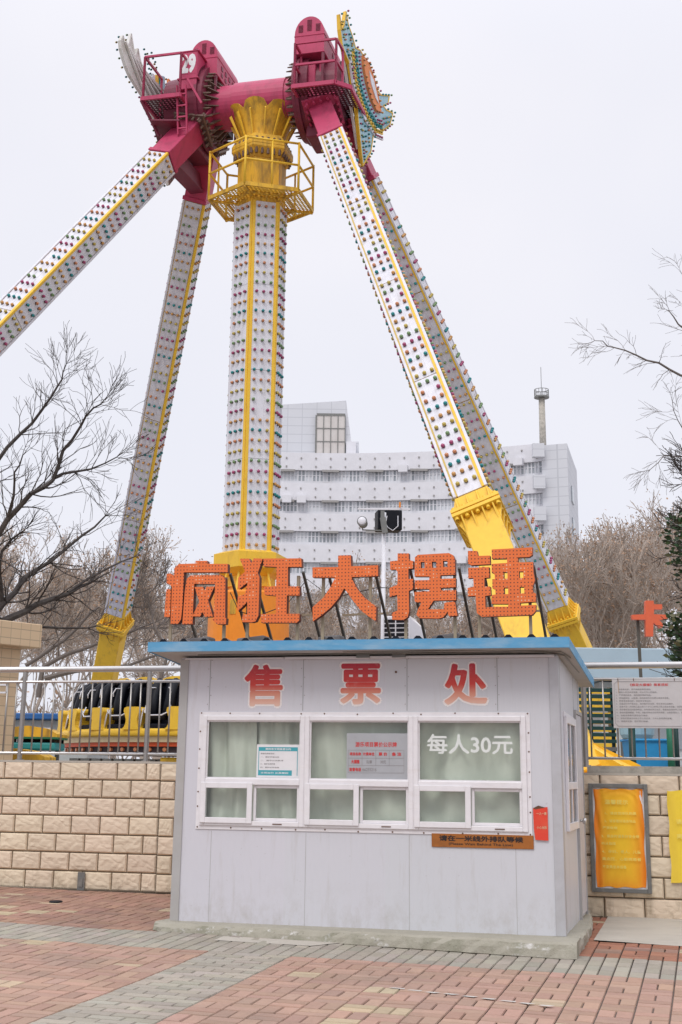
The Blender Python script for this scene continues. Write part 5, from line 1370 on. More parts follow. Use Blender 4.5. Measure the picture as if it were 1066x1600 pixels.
# one seat in local coordinates: x along the ring, y outwards
def seat_meshes():
    W = .845
    s = MB()                                                       # yellow shell: back panel, pillar between two seats
    prof = [(-.20, 2.17), (.20, 2.17), (.145, 2.21), (.115, 2.27), (.11, 2.34), (.135, 2.42), (.16, 2.48), (.15, 2.53), (.10, 2.55), (-.10, 2.55), (-.15, 2.53), (-.16, 2.48), (-.135, 2.42), (-.11, 2.34), (-.115, 2.27), (-.145, 2.21)]
    s.prism([(p[0] + W / 2, p[1]) for p in prof], [], lambda x, z, d: (x, GR - d, z), -.02, .42)
    back = [(-.22, 2.3), (.22, 2.3), (.30, 2.7), (.28, 2.95), (.20, 3.07), (.08, 3.11), (-.08, 3.11), (-.20, 3.07), (-.28, 2.95), (-.30, 2.7)]
    s.prism(back, [], lambda x, z, d: (x, GR - .62 - d - (z - 2.3) * .12, z), 0, .05)
    shell = s.build('seat', M['yellow'], local=True, bevel=.035, seg=3, recalc=True)
    s = MB()
    bk = [(-.22, 2.28), (.22, 2.28), (.275, 2.55), (.27, 2.75), (.235, 2.9), (.17, 3.0), (.08, 3.05), (-.08, 3.05), (-.17, 3.0), (-.235, 2.9), (-.27, 2.75), (-.275, 2.55)]
    s.prism(bk, [], lambda x, z, d: (x, GR - .46 - d - (z - 2.3) * .12, z), 0, .14); s.rng((-.19, GR - .46, 2.17), (.19, GR - .06, 2.27))
    for sx in (-1, 1): s.prism([(.0, 2.28), (.30, 2.28), (.22, 2.62), (.05, 2.9), (-.05, 2.9)], [], lambda y, z, d, sx=sx: (sx * (.21 - d), GR - .50 + y * .8, z), 0, .06)
    pad = s.build('backrest', M['black_pad'], local=True, bevel=.025, seg=2, recalc=True)
    s = MB()
    for sx in (-1, 1): s.tube([(sx * .11, GR - .56, 2.96), (sx * .13, GR - .44, 3.0), (sx * .135, GR - .33, 2.9), (sx * .13, GR - .25, 2.62), (sx * .10, GR - .20, 2.40)], [.045, .06, .075, .08, .065], 10)
    s.rng((-.12, GR - .22, 2.34), (.12, GR - .10, 2.44))
    har = s.build('shoulder_harness', M['black'], local=True, smooth=True)
    s = MB()
    for sx in (-1, 1): s.tube([(sx * .10, GR - .26, 2.88), (sx * .15, GR - .19, 2.88), (sx * .18, GR - .16, 2.80), (sx * .17, GR - .16, 2.74)], .011, 6)
    s.tube([(-.19, GR - .15, 2.58), (-.18, GR - .08, 2.46), (-.10, GR - .05, 2.41), (.10, GR - .05, 2.41), (.18, GR - .08, 2.46), (.19, GR - .15, 2.58)], .012, 6); s.cyl((.24, GR - .06, 2.2), (.22, GR - .1, 2.52), .014, 6)
    hd = s.build('grab_handle', M['white'], local=True, smooth=True)
    for o in (pad, har, hd):
        for v in o.data.vertices: v.co.x *= 1.24
    for v in shell.data.vertices:
        if v.co.x < .31 and v.co.y < GR - .5: v.co.x *= 1.22
        elif v.co.x > .1: v.co.x = W / 2 + (v.co.x - W / 2) * .98
    return shell, pad, har, hd
shell, pad, har, hd = seat_meshes()
NSEAT = 26
for k in range(NSEAT):
    if k == 0: a_, b_, c_, d_ = shell, pad, har, hd
    else:
        a_, b_, c_, d_ = shell.copy(), pad.copy(), har.copy(), hd.copy()
        for q in (a_, b_, c_, d_): COL.objects.link(q)
    a_.parent = pend; a_.location = PC - ORG[pend.name]; a_.rotation_euler = (0, 0, 2 * math.pi * (k + .35) / NSEAT)
    for q in (b_, c_, d_): q.parent = a_; q.location = (0, 0, 0); q.rotation_euler = (0, 0, 0)
place_bulbs(pend, pb, 'bulbs', behind_booth)

# ================================================================== things on the terrace behind the railings
def gate_pillar():
    c = Vector((-5.60, 18.7, TERR)); yaw = rad(-38)
    t = thing('tiled_gate_pillar', 'beige tiled pillar with projecting tiled cap behind the left railing', 'pillar', c)
    f = frame(c, yaw)
    s = MB(f); s.rng((-1.5, -.05, 0), (.42, 1.3, 1.76)); s.build('shaft', M['tile'], t)
    s = MB(f); s.rng((-1.7, -.30, 1.72), (.62, 1.5, 2.05)); s.build('cap', M['tile'], t, bevel=.01)
    s = MB(f); a = .06
    q = pix(4, 1076, 18.4)
    for (dx, dz, w, h) in ((0, .05, .14, .022), (0, -.05, .14, .022), (.06, 0, .022, .1), (-.06, 0, .022, .1)): s.box(Vector((q - c).to_tuple()) , (.001, .001, .001))
    s2 = MB()
    for (dx, dz, w, h) in ((0, .05, .14, .022), (0, -.05, .14, .022), (.06, 0, .022, .122), (-.06, 0, .022, .122)): s2.box(q + Vector((dx, 0, dz)), (w, .02, h))
    s2.build('white_square_mark', M['white'], t)
gate_pillar()

def shed():
    t = thing('blue_roofed_shed', 'low pale shed with a flat blue roof beyond the left railing', 'shed', (-5.9, 31, TERR))
    s = MB(); s.rng((-8.6, 30.2, TERR), (-5.35, 33, 2.52)); s.build('wall', M['shed'], t)
    s = MB(); s.rng((-8.9, 29.9, 2.53), (-5.05, 33.3, 2.66)); s.build('roof', M['roof_blue'], t, bevel=.02)
    s = MB(); s.rng((-7.6, 30.17, 1.75), (-6.9, 30.195, 2.3)); s.build('window', M['dark_glass'], t)
    t = thing('picket_fence', 'low white picket fence in front of the blue roofed shed', 'fence', (-5.6, 28.9, TERR))
    s = MB(); s.beam((-8, 28.9, 2.3), (-5.9, 28.9, 2.3), .05, .06); s.beam((-8, 28.9, 1.65), (-5.9, 28.9, 1.65), .04, .05); s.build('rail', M['white'], t)
    s = MB()
    x = -8
    while x < -5.95: s.rng((x, 28.92, TERR), (x + .035, 28.94, 2.26)); x += .12
    s.build('pickets', M['white'], t)
    t = thing('teal_fence', 'teal slatted fence under the ride seats on the left', 'fence', (-4.4, 30.5, TERR))
    s = MB(); x = -7.4
    while x < -5.8: s.rng((x, 30.5, TERR), (x + .13, 30.53, 2.15)); x += .16
    s.build('slats', M['teal'], t); s = MB(); s.rng((-7.4, 30.54, 1.6), (-5.8, 30.58, 1.68)); s.rng((-7.4, 30.54, 2.0), (-5.8, 30.58, 2.08)); s.build('rail', M['teal'], t)
shed()
def kiddie_cars():
    for k, (x, z0, lab) in enumerate(((-4.72, 1.78, 'green kiddie ride car with yellow arched canopy, topmost of the two'), (-4.70, 1.42, 'green kiddie ride car with yellow arched canopy, lower of the two'))):
        y = 22.3 - .9 * k
        t = thing('kiddie_ride_car', lab, 'ride car', (x, y, z0), 'kiddie ride cars behind the left railing')
        s = MB(); s.rng((x - .34, y - .4, z0), (x + .34, y + .4, z0 + .12)); s.build('body', M['teal'], t, bevel=.03, seg=2)
        s = MB(); s.prism([(-.36, 0), (.36, 0), (.36, .05), (.2, .13), (-.1, .17), (-.3, .15), (-.36, .1)], [], lambda a, b, d: (x + a, y + d, z0 + .20 + b), -.42, .42); s.build('canopy', M['yellow_old'], t, recalc=True)
        s = MB(); s.rng((x - .37, y - .43, z0 + .17), (x + .37, y + .43, z0 + .2)); s.build('canopy_trim', M['green_post'], t)
        s = MB()
        for (a, b_) in ((-.3, -.36), (.3, -.36), (-.3, .36), (.3, .36)): s.rng((x + a - .02, y + b_ - .02, z0 + .12), (x + a + .02, y + b_ + .02, z0 + .17))
        s.rng((x - .3, y - .2, z0 + .1), (x + .3, y + .3, z0 + .165)); s.build('seat', M['black'], t)
        if k == 0:
            for a in (-.3, .3): s = MB(); s.rng((x + a - .03, y - .03, TERR), (x + a + .03, y + .03, z0)); s.build('stand', M['galv'], t)
kiddie_cars()
def low_gear():
    # yellow machinery and grey planks under the gondola
    t = thing('loading_platform', 'low grey slatted loading platform with yellow edge under the ride seats', 'platform', (-2.2, 25.2, TERR))
    s = MB()
    for k in range(26): s.rng((-4.6 + k * .19, 24.3, TERR + .02), (-4.6 + k * .19 + .15, 26.4, TERR + .27))
    s.build('deck', M['galv'], t)
    s = MB(); s.rng((-3.0, 24.0, TERR + .02), (-.4, 24.28, TERR + .30)); s.build('edge_plate', M['yellow'], t, bevel=.02)
low_gear()

def kiosk():
    t = thing('kiosk', 'kiosk with deep pale blue roof fascia behind the right railing', 'kiosk', (7, 27.5, TERR))
    s = MB(); s.rng((4.95, 26.2, TERR), (9.6, 29, 3.22)); s.build('wall', M['shed'], t)
    s = MB(); s.rng((4.35, 25.6, 3.24), (10.2, 29.6, 3.80)); s.build('roof_fascia', M['fascia_pale'], t, bevel=.015)
    s = MB(); s.rng((5.4, 26.17, 2.0), (7.2, 26.195, 2.9)); s.build('serving_window', M['dark_glass'], t)
    t = thing('standing_sign', 'red orange character on a thin pole behind the kiosk roof', 'sign', (5.3, 24.6, TERR))
    pg = [(770,95),(835,95),(840,125),(905,125),(905,165),(840,165),(838,205),(950,210),(945,250),(880,250),(915,290),(900,325),(835,275),(832,385),(775,385),(770,250),(665,248),(660,210),(768,205)]
    Y0 = 24.4
    o2 = []
    for p in pg:
        q = pix(860 + p[0] / 5.175, 920 + p[1] / 5.175, Y0); o2.append((q.x, q.z))
    s = MB(); s.prism(o2[::-1], [], lambda x, z, d: (x, Y0 + d, z), 0, .12); s.build('character', M['red_sign'], t, recalc=True, bevel=.01)
    q = pix(1004, 975, Y0); s = MB(); s.beam((q.x - .02, Y0 + .15, TERR), (q.x - .05, Y0 + .15, q.z + .2), .05, .05); s.build('pole', M['post_dark'], t)
kiosk()
def screen():
    x0, x1, y = 3.45, 4.22, 21.2
    t = thing('slatted_screen', 'dark green slatted screen beside the right front ride leg', 'screen', ((x0 + x1) / 2, y, TERR))
    s = MB()
    for k in range(9): s.rng((x0, y - .05, 1.98 + k * .094), (x1, y + .04, 1.98 + k * .094 + .052))
    s.build('slats', M['green_dark'], t)
    s = MB()
    for x in (x0 + .02, (x0 + x1) / 2, x1 - .05): s.rng((x, y + .045, TERR), (x + .05, y + .09, 2.80))
    s.build('post', M['green_dark'], t)
    s = MB(); s.rng((x0, y - .06, 1.86), (x1, y + .04, 1.92)); s.build('bottom_rail', M['galv'], t)
    t = thing('yellow_barrier', 'white and yellow barrier rails seen through the green screen', 'barrier', (3.9, 22.6, TERR))
    s = MB()
    for k in range(8): s.rng((3.5, 22.6, 1.95 + k * .12), (3.86, 22.65, 2.01 + k * .12))
    s.build('white_rail', M['white'], t)
    s = MB()
    for k in range(8): s.rng((3.87, 22.6, 1.95 + k * .12), (4.5, 22.65, 2.01 + k * .12))
    s.build('yellow_rail', M['yellow'], t)
    s = MB()
    for x in (3.55, 4.4): s.rng((x, 22.66, TERR), (x + .06, 22.7, 2.9))
    s.build('post', M['galv'], t)
    t = thing('plastic_tub', 'open blue plastic tub between green posts behind the right railing', 'tub', (4.25, 19.2, TERR))
    s = MB(); s.add([(4.00, 18.9, 1.50), (4.46, 18.9, 1.50), (4.50, 19.3, 1.50), (3.97, 19.3, 1.50), (3.96, 18.86, 1.97), (4.50, 18.86, 1.97), (4.54, 19.36, 1.97), (3.93, 19.36, 1.97)], [(3, 2, 1, 0), (0, 1, 5, 4), (1, 2, 6, 5), (2, 3, 7, 6), (3, 0, 4, 7)]); s.build('basin', M['tub_blue'], t)
    s = MB(); s.tube([(3.95, 18.85, 1.97), (4.51, 18.85, 1.97), (4.55, 19.37, 1.97), (3.92, 19.37, 1.97)], .02, 6, closed=True); s.build('rim', M['tub_blue'], t)
    s = MB(); s.rng((4.02, 18.92, TERR), (4.44, 19.28, 1.52)); s.build('plinth_block', M['pale_blue'], t)
    t = thing('plastic_tub', 'pale translucent blue tub standing behind the darker blue one', 'tub', (4.2, 19.7, TERR))
    s = MB(); s.rng((4.02, 19.5, TERR), (4.45, 19.9, 2.0)); s.build('stand', M['galv'], t); s = MB(); s.tube([(4.22, 19.7, 2.0), (4.22, 19.7, 2.06), (4.22, 19.7, 2.3)], [.2, .235, .26], 18); s.build('basin', M['pale_blue'], t, bevel=.01)
    for (x, y, r, h, m, lab) in ((3.83, 18.2, .045, 2.12, 'green_dark', 'dark green steel post left of the blue tub'), (4.40, 18.5, .05, 2.35, 'green_post', 'bright green steel post right of the blue tub'), (4.54, 18.75, .03, 2.3, 'green_dark', 'thin dark green post beside the bright green one')):
        t = thing('steel_post', lab, 'post', (x, y, TERR)); s = MB(); s.cyl((x, y, TERR), (x, y, h), r, 12); s.build('shaft', M[m], t, smooth=True); s = MB(); s.cyl((x, y, TERR), (x, y, TERR + .03), r * 2.2, 12); s.cyl((x, y, h), (x, y, h + .03), r * 1.3, 12); s.build('flange', M[m], t)
    t = thing('ride_boat', 'pink rounded ride boat at the frame edge behind the right railing', 'ride boat', (4.75, 18.6, TERR))
    s = MB(); n = 12
    V = []
    for i in range(7):
        a = math.pi / 2 * i / 6
        for k in range(n): b_ = 2 * math.pi * k / n; V.append((4.85 + .3 * math.cos(a) * math.cos(b_), 18.6 + .45 * math.cos(a) * math.sin(b_), 1.52 + .36 * math.sin(a)))
    s.add(V, [(i * n + k, i * n + (k + 1) % n, (i + 1) * n + (k + 1) % n, (i + 1) * n + k) for i in range(6) for k in range(n)]); s.build('hull', M['pink'], t, smooth=True)
    s = MB(); s.tube([(4.85 + .31 * math.cos(2 * math.pi * k / 16), 18.6 + .46 * math.sin(2 * math.pi * k / 16), 1.54) for k in range(16)], .04, 6, closed=True); s.rng((4.7, 18.4, TERR), (5.0, 18.8, 1.54)); s.build('bumper', M['white'], t)
screen()
# weathered kerb behind the right wall
s = MB(BF); s.rng((.0, 3.0, TERR), (6, 3.2, 1.60)); tag(s.build('kerb', M['concrete']), kind='structure')

# ================================================================== the hospital-like block far behind
def office():
    t = thing('office_building', 'pale curved office block with white balcony bands far behind the ride', 'building', (8, 130, TERR))
    plan = [(436, 132.6), (500, 133.2), (570, 132.9), (640, 132), (710, 130.8), (780, 129.4), (850, 127.6)]
    cf_ = np.polyfit([p[0] for p in plan], [p[1] for p in plan], 2); plan = [(x, float(np.polyval(cf_, x))) for x in np.linspace(436, 850, 19)]
    def P(i, z, off=0):
        x, Y = plan[i]; q = pix(x, 800, Y); nx = Vector((-.15 + .0167 * i, -1, 0)).normalized()
        return Vector((q.x, q.y, z)) + nx * off
    zt = pix(640, 708, 132).z; N = len(plan)
    ST = 3.06                                              # storey
    zb0 = zt - 2.0
    def band(name, z0, z1, off, mat, par=t, dep=.5):
        s = MB()
        pts = []
        for i in range(N): pts += [P(i, z0, off), P(i, z1, off), P(i, z1, off - dep), P(i, z0, off - dep)]
        s.add(pts, [(i * 4 + k, (i + 1) * 4 + k, (i + 1) * 4 + (k + 1) % 4, i * 4 + (k + 1) % 4) for i in range(N - 1) for k in range(4)] + [(0, 1, 2, 3), tuple((N - 1) * 4 + k for k in (3, 2, 1, 0))])
        return s.build(name, mat, par, recalc=True)
    band('wall', TERR, zt - .3, 0, M['facade'], dep=14)
    nst = 10; R = random.Random(5)
    for k in range(nst):
        z1 = zt - k * ST; 
        if z1 - 1.55 < TERR: break
        bd = band('balcony_band', z1 - 1.75, z1, .5, M['facade_white'], dep=.5)
        s = MB()
        for i in range(N - 1):
            a, b_ = P(i, z1 - 1.75, .46), P(i + 1, z1 - 1.75, .46); L = (b_ - a).length; m_ = max(1, round(L / 1.4))
            for q in range(m_):
                c = a.lerp(b_, (q + .5) / m_)
                if (i * m_ + q) % 3 == 0: s.box(c + Vector((0, -.08, -.10)), (1.7, .3, .22))
                s.box(c + Vector((0, -.05, 1.2)), (.14, .22, .14)); s.box(c + Vector((0, -.05, .35)), (.14, .2, .14))
        s.build('band_bracket', M['tube_steel'], bd)
        if z1 - ST > TERR and k < 6:
            for i in range(N - 1):
                for hlf in range(1):
                    a, b_ = P(i, 0, .06), P(i + 1, 0, .06)
                    zA, zB = z1 - ST + .02, z1 - 1.77; d_ = (b_ - a).normalized(); L = (b_ - a).length; nn = Vector((d_.y, -d_.x, 0))
                    s = MB(); m_ = 4
                    for q in range(m_ + 1): s.box(a + d_ * (L * q / m_) + UP * ((zA + zB) / 2) + nn * .06, (.14, .12, zB - zA), d_, nn)
                    s.box(a + d_ * (L / 2) + UP * (zA + .12) + nn * .05, (L, .1, .24), d_, nn); s.box(a + d_ * (L / 2) + UP * (zA + .8) + nn * .05, (L, .08, .08), d_, nn)
                    w = s.build('window', M['facade_win'], t)
                    s = MB()
                    for q in range(m_):
                        if R.random() < (.8 if (i + k * 2) % 5 in (1, 2) else .15): s.box(a + d_ * (L * (q + .5) / m_) + UP * ((zA + zB) / 2) + nn * .012, (L / m_ - .1, .02, zB - zA), d_, nn)
                    if s.v: s.build('pane', M['dark_glass'], w)
                    s = MB(); s.box(a + d_ * (L / 2) + UP * ((zA + zB) / 2) + nn * .004, (L, .012, zB - zA), d_, nn); s.build('curtained_pane', M['pale_pane'], w)
                    s = MB()
                    if R.random() < .16: s.box(a + d_ * (L * .5) + UP * (zB + .05) + nn * .75, (.9, .5, .7), d_, nn); s.build('air_conditioner', M['facade_white'], t)
    # left tower with its cut-off shoulder
    s = MB()
    q = lambda x, y, Y: (pix(x, y, Y).x, pix(x, y, Y).z)
    Y = 136
    out = [q(395, 700, Y), q(395, 635, Y), q(541, 626, Y), q(549, 690, Y), q(561, 690, Y), q(561, 712, Y), q(561, 760, Y), q(395, 760, Y)]
    out[-1] = (out[-1][0], TERR); out[-2] = (out[-2][0], out[-3][1] - 6); out.insert(7, (q(436, 0, Y)[0], out[6][1])); out.insert(8, (q(436, 0, Y)[0], TERR))
    s.prism(out[::-1], [], lambda x, z, d: (x, Y + d, z), 0, 15); s.build('stair_tower', M['facade'], t, recalc=True)
    s = MB(); a, c = q(494, 711, Y - .2), q(545, 650, Y - .2); s.rng((a[0], Y - .35, a[1]), (c[0] - .35, Y - .02, c[1])); bp = s.build('brown_panel', M['brown_panel'], t)
    s = MB()
    for k in range(5): xx = a[0] + (c[0] - a[0] - .35) * k / 4; s.rng((xx - .04, Y - .42, a[1]), (xx + .04, Y - .36, c[1]))
    for k in range(4): zz = a[1] + (c[1] - a[1]) * k / 3; s.rng((a[0], Y - .41, zz - .04), (c[0] - .35, Y - .37, zz + (.2 if k == 3 else .04)))
    s.rng((a[0] - .12, Y - .43, a[1]), (a[0] - .045, Y - .36, c[1]))
    s.build('panel_frame', M['galv'], bp)
    s = MB(); z_, zz_ = q(549, 712, Y)[1], q(549, 686, Y)[1]; s.rng((q(549, 0, Y)[0], Y - .6, z_), (q(563, 0, Y)[0], Y + 6, zz_ - .4)); s.build('side_balcony', M['facade_white'], t)
    # right end block, two faces
    a, b_ = pix(846, 696, 127), pix(886, 694, 126); c = pix(901, 726, 138)
    s = MB(); zt2 = a.z
    P4 = [Vector((a.x, a.y, 0)), Vector((b_.x, b_.y, 0)), Vector((c.x, c.y, 0)), Vector((a.x + c.x - b_.x, a.y + c.y - b_.y, 0))]
    s.add([p + UP * TERR for p in P4] + [p + UP * zt2 for p in P4], [(3, 2, 1, 0), (4, 5, 6, 7), (0, 1, 5, 4), (1, 2, 6, 5), (2, 3, 7, 6), (3, 0, 4, 7)]); s.build('end_block', M['facade'], t)
    for k in range(4):
        p = P4[1].lerp(P4[2], .35); d_ = (P4[2] - P4[1]).normalized(); nn = Vector((d_.y, -d_.x, 0)); s = MB(); s.box(p + UP * (zt2 - 4.2 - 3.1 * k) + nn * .06, (2.2, .12, 1.5), d_, nn); s.build('window', M['dark_glass'], t)
    for k in range(3):
        z1 = zt - k * ST; p = P4[0]; s = MB(); s.box(p + Vector((-.4, -.55, 0)) + UP * (z1 - .9), (1.1, .7, 1.3)); s.build('corner_balcony', M['facade'], t)
    # chimney
    p0 = pix(847, 700, 130); p1 = pix(846.5, 622, 130); p0.x = p1.x
    t2 = thing('roof_chimney', 'tall slim concrete chimney with caged top above the right end of the office block', 'chimney', Vector((p0.x, p0.y, zt2)))
    s = MB(); s.cyl((p0.x, p0.y, zt2 - .5), p1, .34, 14, .30); s.build('flue', M['concrete'], t2, smooth=True)
    s = MB(); s.cyl(p1, p1 + UP * .15, .75, 14)
    for k in range(12): a_ = k * math.pi / 6; e = Vector((.7 * math.cos(a_), .7 * math.sin(a_), 0)); s.beam(p1 + e, p1 + e + UP * .85, .05, .05)
    s.tube([p1 + Vector((.7 * math.cos(k * .524), .7 * math.sin(k * .524), .85)) for k in range(12)], .035, 5, closed=True); s.tube([p1 + Vector((.7 * math.cos(k * .524), .7 * math.sin(k * .524), .45)) for k in range(12)], .03, 5, closed=True); s.build('cage', M['galv'], t2)
    s = MB(); s.cyl(p1, p1 + UP * 3.2, .03, 6); s.build('lightning_rod', M['galv'], t2)
office()

# ================================================================== trees
class Twigs:
    def __init__(s): s.v, s.f, s.n = [], [], 0
    def seg(s, p, q, r0, r1, n=3):
        d = (q - p); L = d.length
        if L < 1e-5: return
        d = d / L; up = Vector((0, 0, 1)) if abs(d.z) < .9 else Vector((1, 0, 0)); x = d.cross(up).normalized(); y = d.cross(x); b = len(s.v)
        for (c, r) in ((p, r0), (q, r1)):
            for k in range(n):
                a = 2 * math.pi * k / n; s.v.append(c + x * (math.cos(a) * r) + y * (math.sin(a) * r))
        for k in range(n): s.f.append((b + k, b + (k + 1) % n, b + n + (k + 1) % n, b + n + k))
    def build(s, name, mat, parent=None, local=True):
        m = MB(); m.v, m.f, m.m, m.c = s.v, s.f, [0] * len(s.f), []
        return m.build(name, mat, parent, local=local)
def rvec(R, s): return Vector((R.gauss(0, s), R.gauss(0, s), R.gauss(0, s)))
def grow(R, tw, p, d, L, r, lvl, tips, bend=.16, trop=.06, kids=(3, 4), ratio=.62, steps=4, spread=.75, thin=.0028, droop=0):
    for k in range(steps):
        d = (d + rvec(R, bend) + UP * trop - UP * (droop if lvl <= 1 else 0)).normalized(); q = p + d * (L / steps)
        r1 = max(thin, r * (1 - .55 / steps))
        tw.seg(p, q, r, r1, 6 if r > .06 else (4 if r > .02 else 3)); p, r = q, r1
        if lvl > 0 and k >= 1:
            for _ in range(1 if (k < steps - 1 and lvl > 1) else R.randint(*kids) - 1):
                ax_ = d.cross(rvec(R, 1)).normalized(); nd = (d + ax_ * R.uniform(.5, 1.1) * spread).normalized()
                grow(R, tw, p, nd, L * R.uniform(.75, 1.1) * ratio, max(thin, r * .55), lvl - 1, tips, bend, trop, kids, ratio, steps, spread, thin, droop)
    if lvl == 0: tips.append(p)
    elif lvl > 0:
        grow(R, tw, p, d, L * ratio, max(thin, r * .8), lvl - 1, tips, bend, trop, kids, ratio, steps, spread, thin, droop)
def dry_bits(R, tips, n, sz, sp=.25):
    mb = MB()
    for _ in range(n):
        p = R.choice(tips) + rvec(R, sp); a, b = rvec(R, 1).normalized(), rvec(R, 1).normalized(); z = R.uniform(.5, 1.2) * sz
        mb.add([p - a * z, p + b * z * .7, p + a * z, p - b * z * .7], [(0, 1, 2, 3)])
    return mb
def make_plane_tree(seed, H):
    R = random.Random(seed); tw = Twigs(); tips = []
    hb = H * R.uniform(.22, .3)
    p = Vector((0, 0, 0)); d = UP.copy(); r = .14; lean = rvec(R, .03); st = 5
    for k in range(st):
        q = p + (d + lean + rvec(R, .03)).normalized() * hb / st; tw.seg(p, q, r, r * .95, 8); p, r = q, r * .95
    n = R.randint(5, 6)
    for k in range(n):
        a = 2 * math.pi * (k + R.uniform(-.3, .3)) / n; el = R.uniform(.55, 1.25) if k else 1.5
        nd = Vector((math.cos(a) * math.cos(el), math.sin(a) * math.cos(el), math.sin(el)))
        grow(R, tw, p, nd, H * .30, r * R.uniform(.4, .55), 4, tips, bend=.15, trop=.08, kids=(2, 3), ratio=.62, steps=4, spread=.7, thin=.009)
    return tw, tips
PT = []
for k in range(4):
    t = thing('plane_tree', '', 'tree', (0, 0, TERR)); tw, tips = make_plane_tree(20 + k, 8.2)
    R = random.Random(k)
    trk = tw.build('branches', M['bark_grey'], t)
    lf = dry_bits(R, tips, 3200, .045, .12).build('dry_leaves', M['dry_leaf'], t, local=True)
    PT.append((t, trk, lf))
spots = []
R5 = random.Random(77)
# two loose rows across the view
PX = [(-40, 52), (60, 60), (150, 50), (235, 58), (300, 48), (375, 60), (450, 52), (520, 62), (585, 50), (660, 58), (730, 54), (800, 62), (860, 50), (905, 44), (960, 52), (1010, 46), (1075, 50), (1140, 46), (20, 40), (255, 40), (990, 60), (890, 66), (110, 70), (330, 72), (1040, 70)]
SC_ = []
WORDS = ['leftmost bare tree far behind the beige pillar', 'bare tree rising behind the blue roofed shed', 'bare tree behind the black ride seats', 'bare tree between the back left ride leg and the first orange letter', 'bare tree behind the first orange roof letter',
         'bare tree behind the hexagonal pendulum arm', 'bare tree behind the second orange roof letter', 'bare tree behind the striding orange character', 'bare tree behind the white loudspeaker pole', 'bare tree behind the fourth orange roof letter',
         'bare tree behind the yellow foot of the front right ride leg', 'bare tree between the two right ride legs', 'bare tree behind the back right ride leg', 'bare tree just right of the back right ride leg', 'tall brown bare tree left of the red standing sign',
         'brown bare tree directly behind the red standing sign', 'bare tree behind the dark evergreen', 'rightmost bare tree at the frame edge', 'nearest of the bare trees behind the beige pillar', 'nearest bare tree right of the back left ride leg',
         'farthest bare tree left of the red standing sign', 'far bare tree behind the right end of the office block', 'far bare tree between pillar and back left ride leg', 'far bare tree seen between the first two orange letters', 'far bare tree between red sign and evergreen']
for k, (px, Y) in enumerate(PX):
    src = PT[k % 4]; first = k < 4
    if first: t, a, b = src
    else:
        t, a, b = src[0].copy(), src[1].copy(), src[2].copy()
        for q in (t, a, b): COL.objects.link(q)
        a.parent = t; b.parent = t
    q = pix(px, 1000, Y); sc = R5.uniform(.95, 1.15) * (.5 + .5 * Y / 50)
    if px > 850: sc *= 1.13
    if 280 < px < 850: sc *= .93
    t.location = (q.x, Y, TERR); t.rotation_euler = (0, 0, R5.uniform(0, 6.28)); t.scale = (sc, sc, sc)
    tag(t, WORDS[k], 'tree', 'bare plane trees behind the rides')

# dark bare tree reaching in from the left
def near_tree(name, label, base, limbs, seed, mat, twig_n, tl, thin=.006, droop=0, lv=2, shift=0, rk=1.0):
    R = random.Random(seed); t = thing(name, label, 'tree', base); tw = Twigs(); off = Vector(base); tips = []
    for (pts, r0, r1) in limbs:
        sh = shift; P = [pix(p[0] + sh, p[1], p[2]) - off if len(p) == 3 else Vector(p[1:]) - off for p in pts]
        # refine and roughen
        Q = [P[0]]
        for a, b in zip(P, P[1:]):
            m = max(2, int((b - a).length / .35))
            for k in range(1, m + 1): Q.append(a.lerp(b, k / m) + rvec(R, .018))
        n = len(Q)
        for _ in range(3): grow(R, tw, Q[-1], ((Q[-1] - Q[-2]).normalized() + rvec(R, .3)).normalized(), tl * .7, r1 * .8, lv, tips, bend=.15, trop=.04, kids=(2, 3), ratio=.66, thin=thin, droop=droop)
        for i in range(n - 1):
            ra, rb = rk * (r0 + (r1 - r0) * i / n), rk * (r0 + (r1 - r0) * (i + 1) / n); tw.seg(Q[i], Q[i + 1], ra, rb, 7 if ra > .04 else 5)
            if i > n * .12:
                d = (Q[i + 1] - Q[i]).normalized()
                for _ in range(twig_n if R.random() < .75 else 0):
                    nd = (d * .6 + d.cross(rvec(R, 1)).normalized() * R.uniform(.5, 1) + UP * R.uniform(-.1, .35) - UP * droop * 1.5).normalized()
                    grow(R, tw, Q[i + 1], nd, tl * R.uniform(.5, 1.15), max(thin * 1.3, ra * .32), lv, tips, bend=.17, trop=.05, kids=(2, 3), ratio=.66, steps=4, spread=.7, thin=thin, droop=droop)
    tw.build('branches', mat, t)
    return t
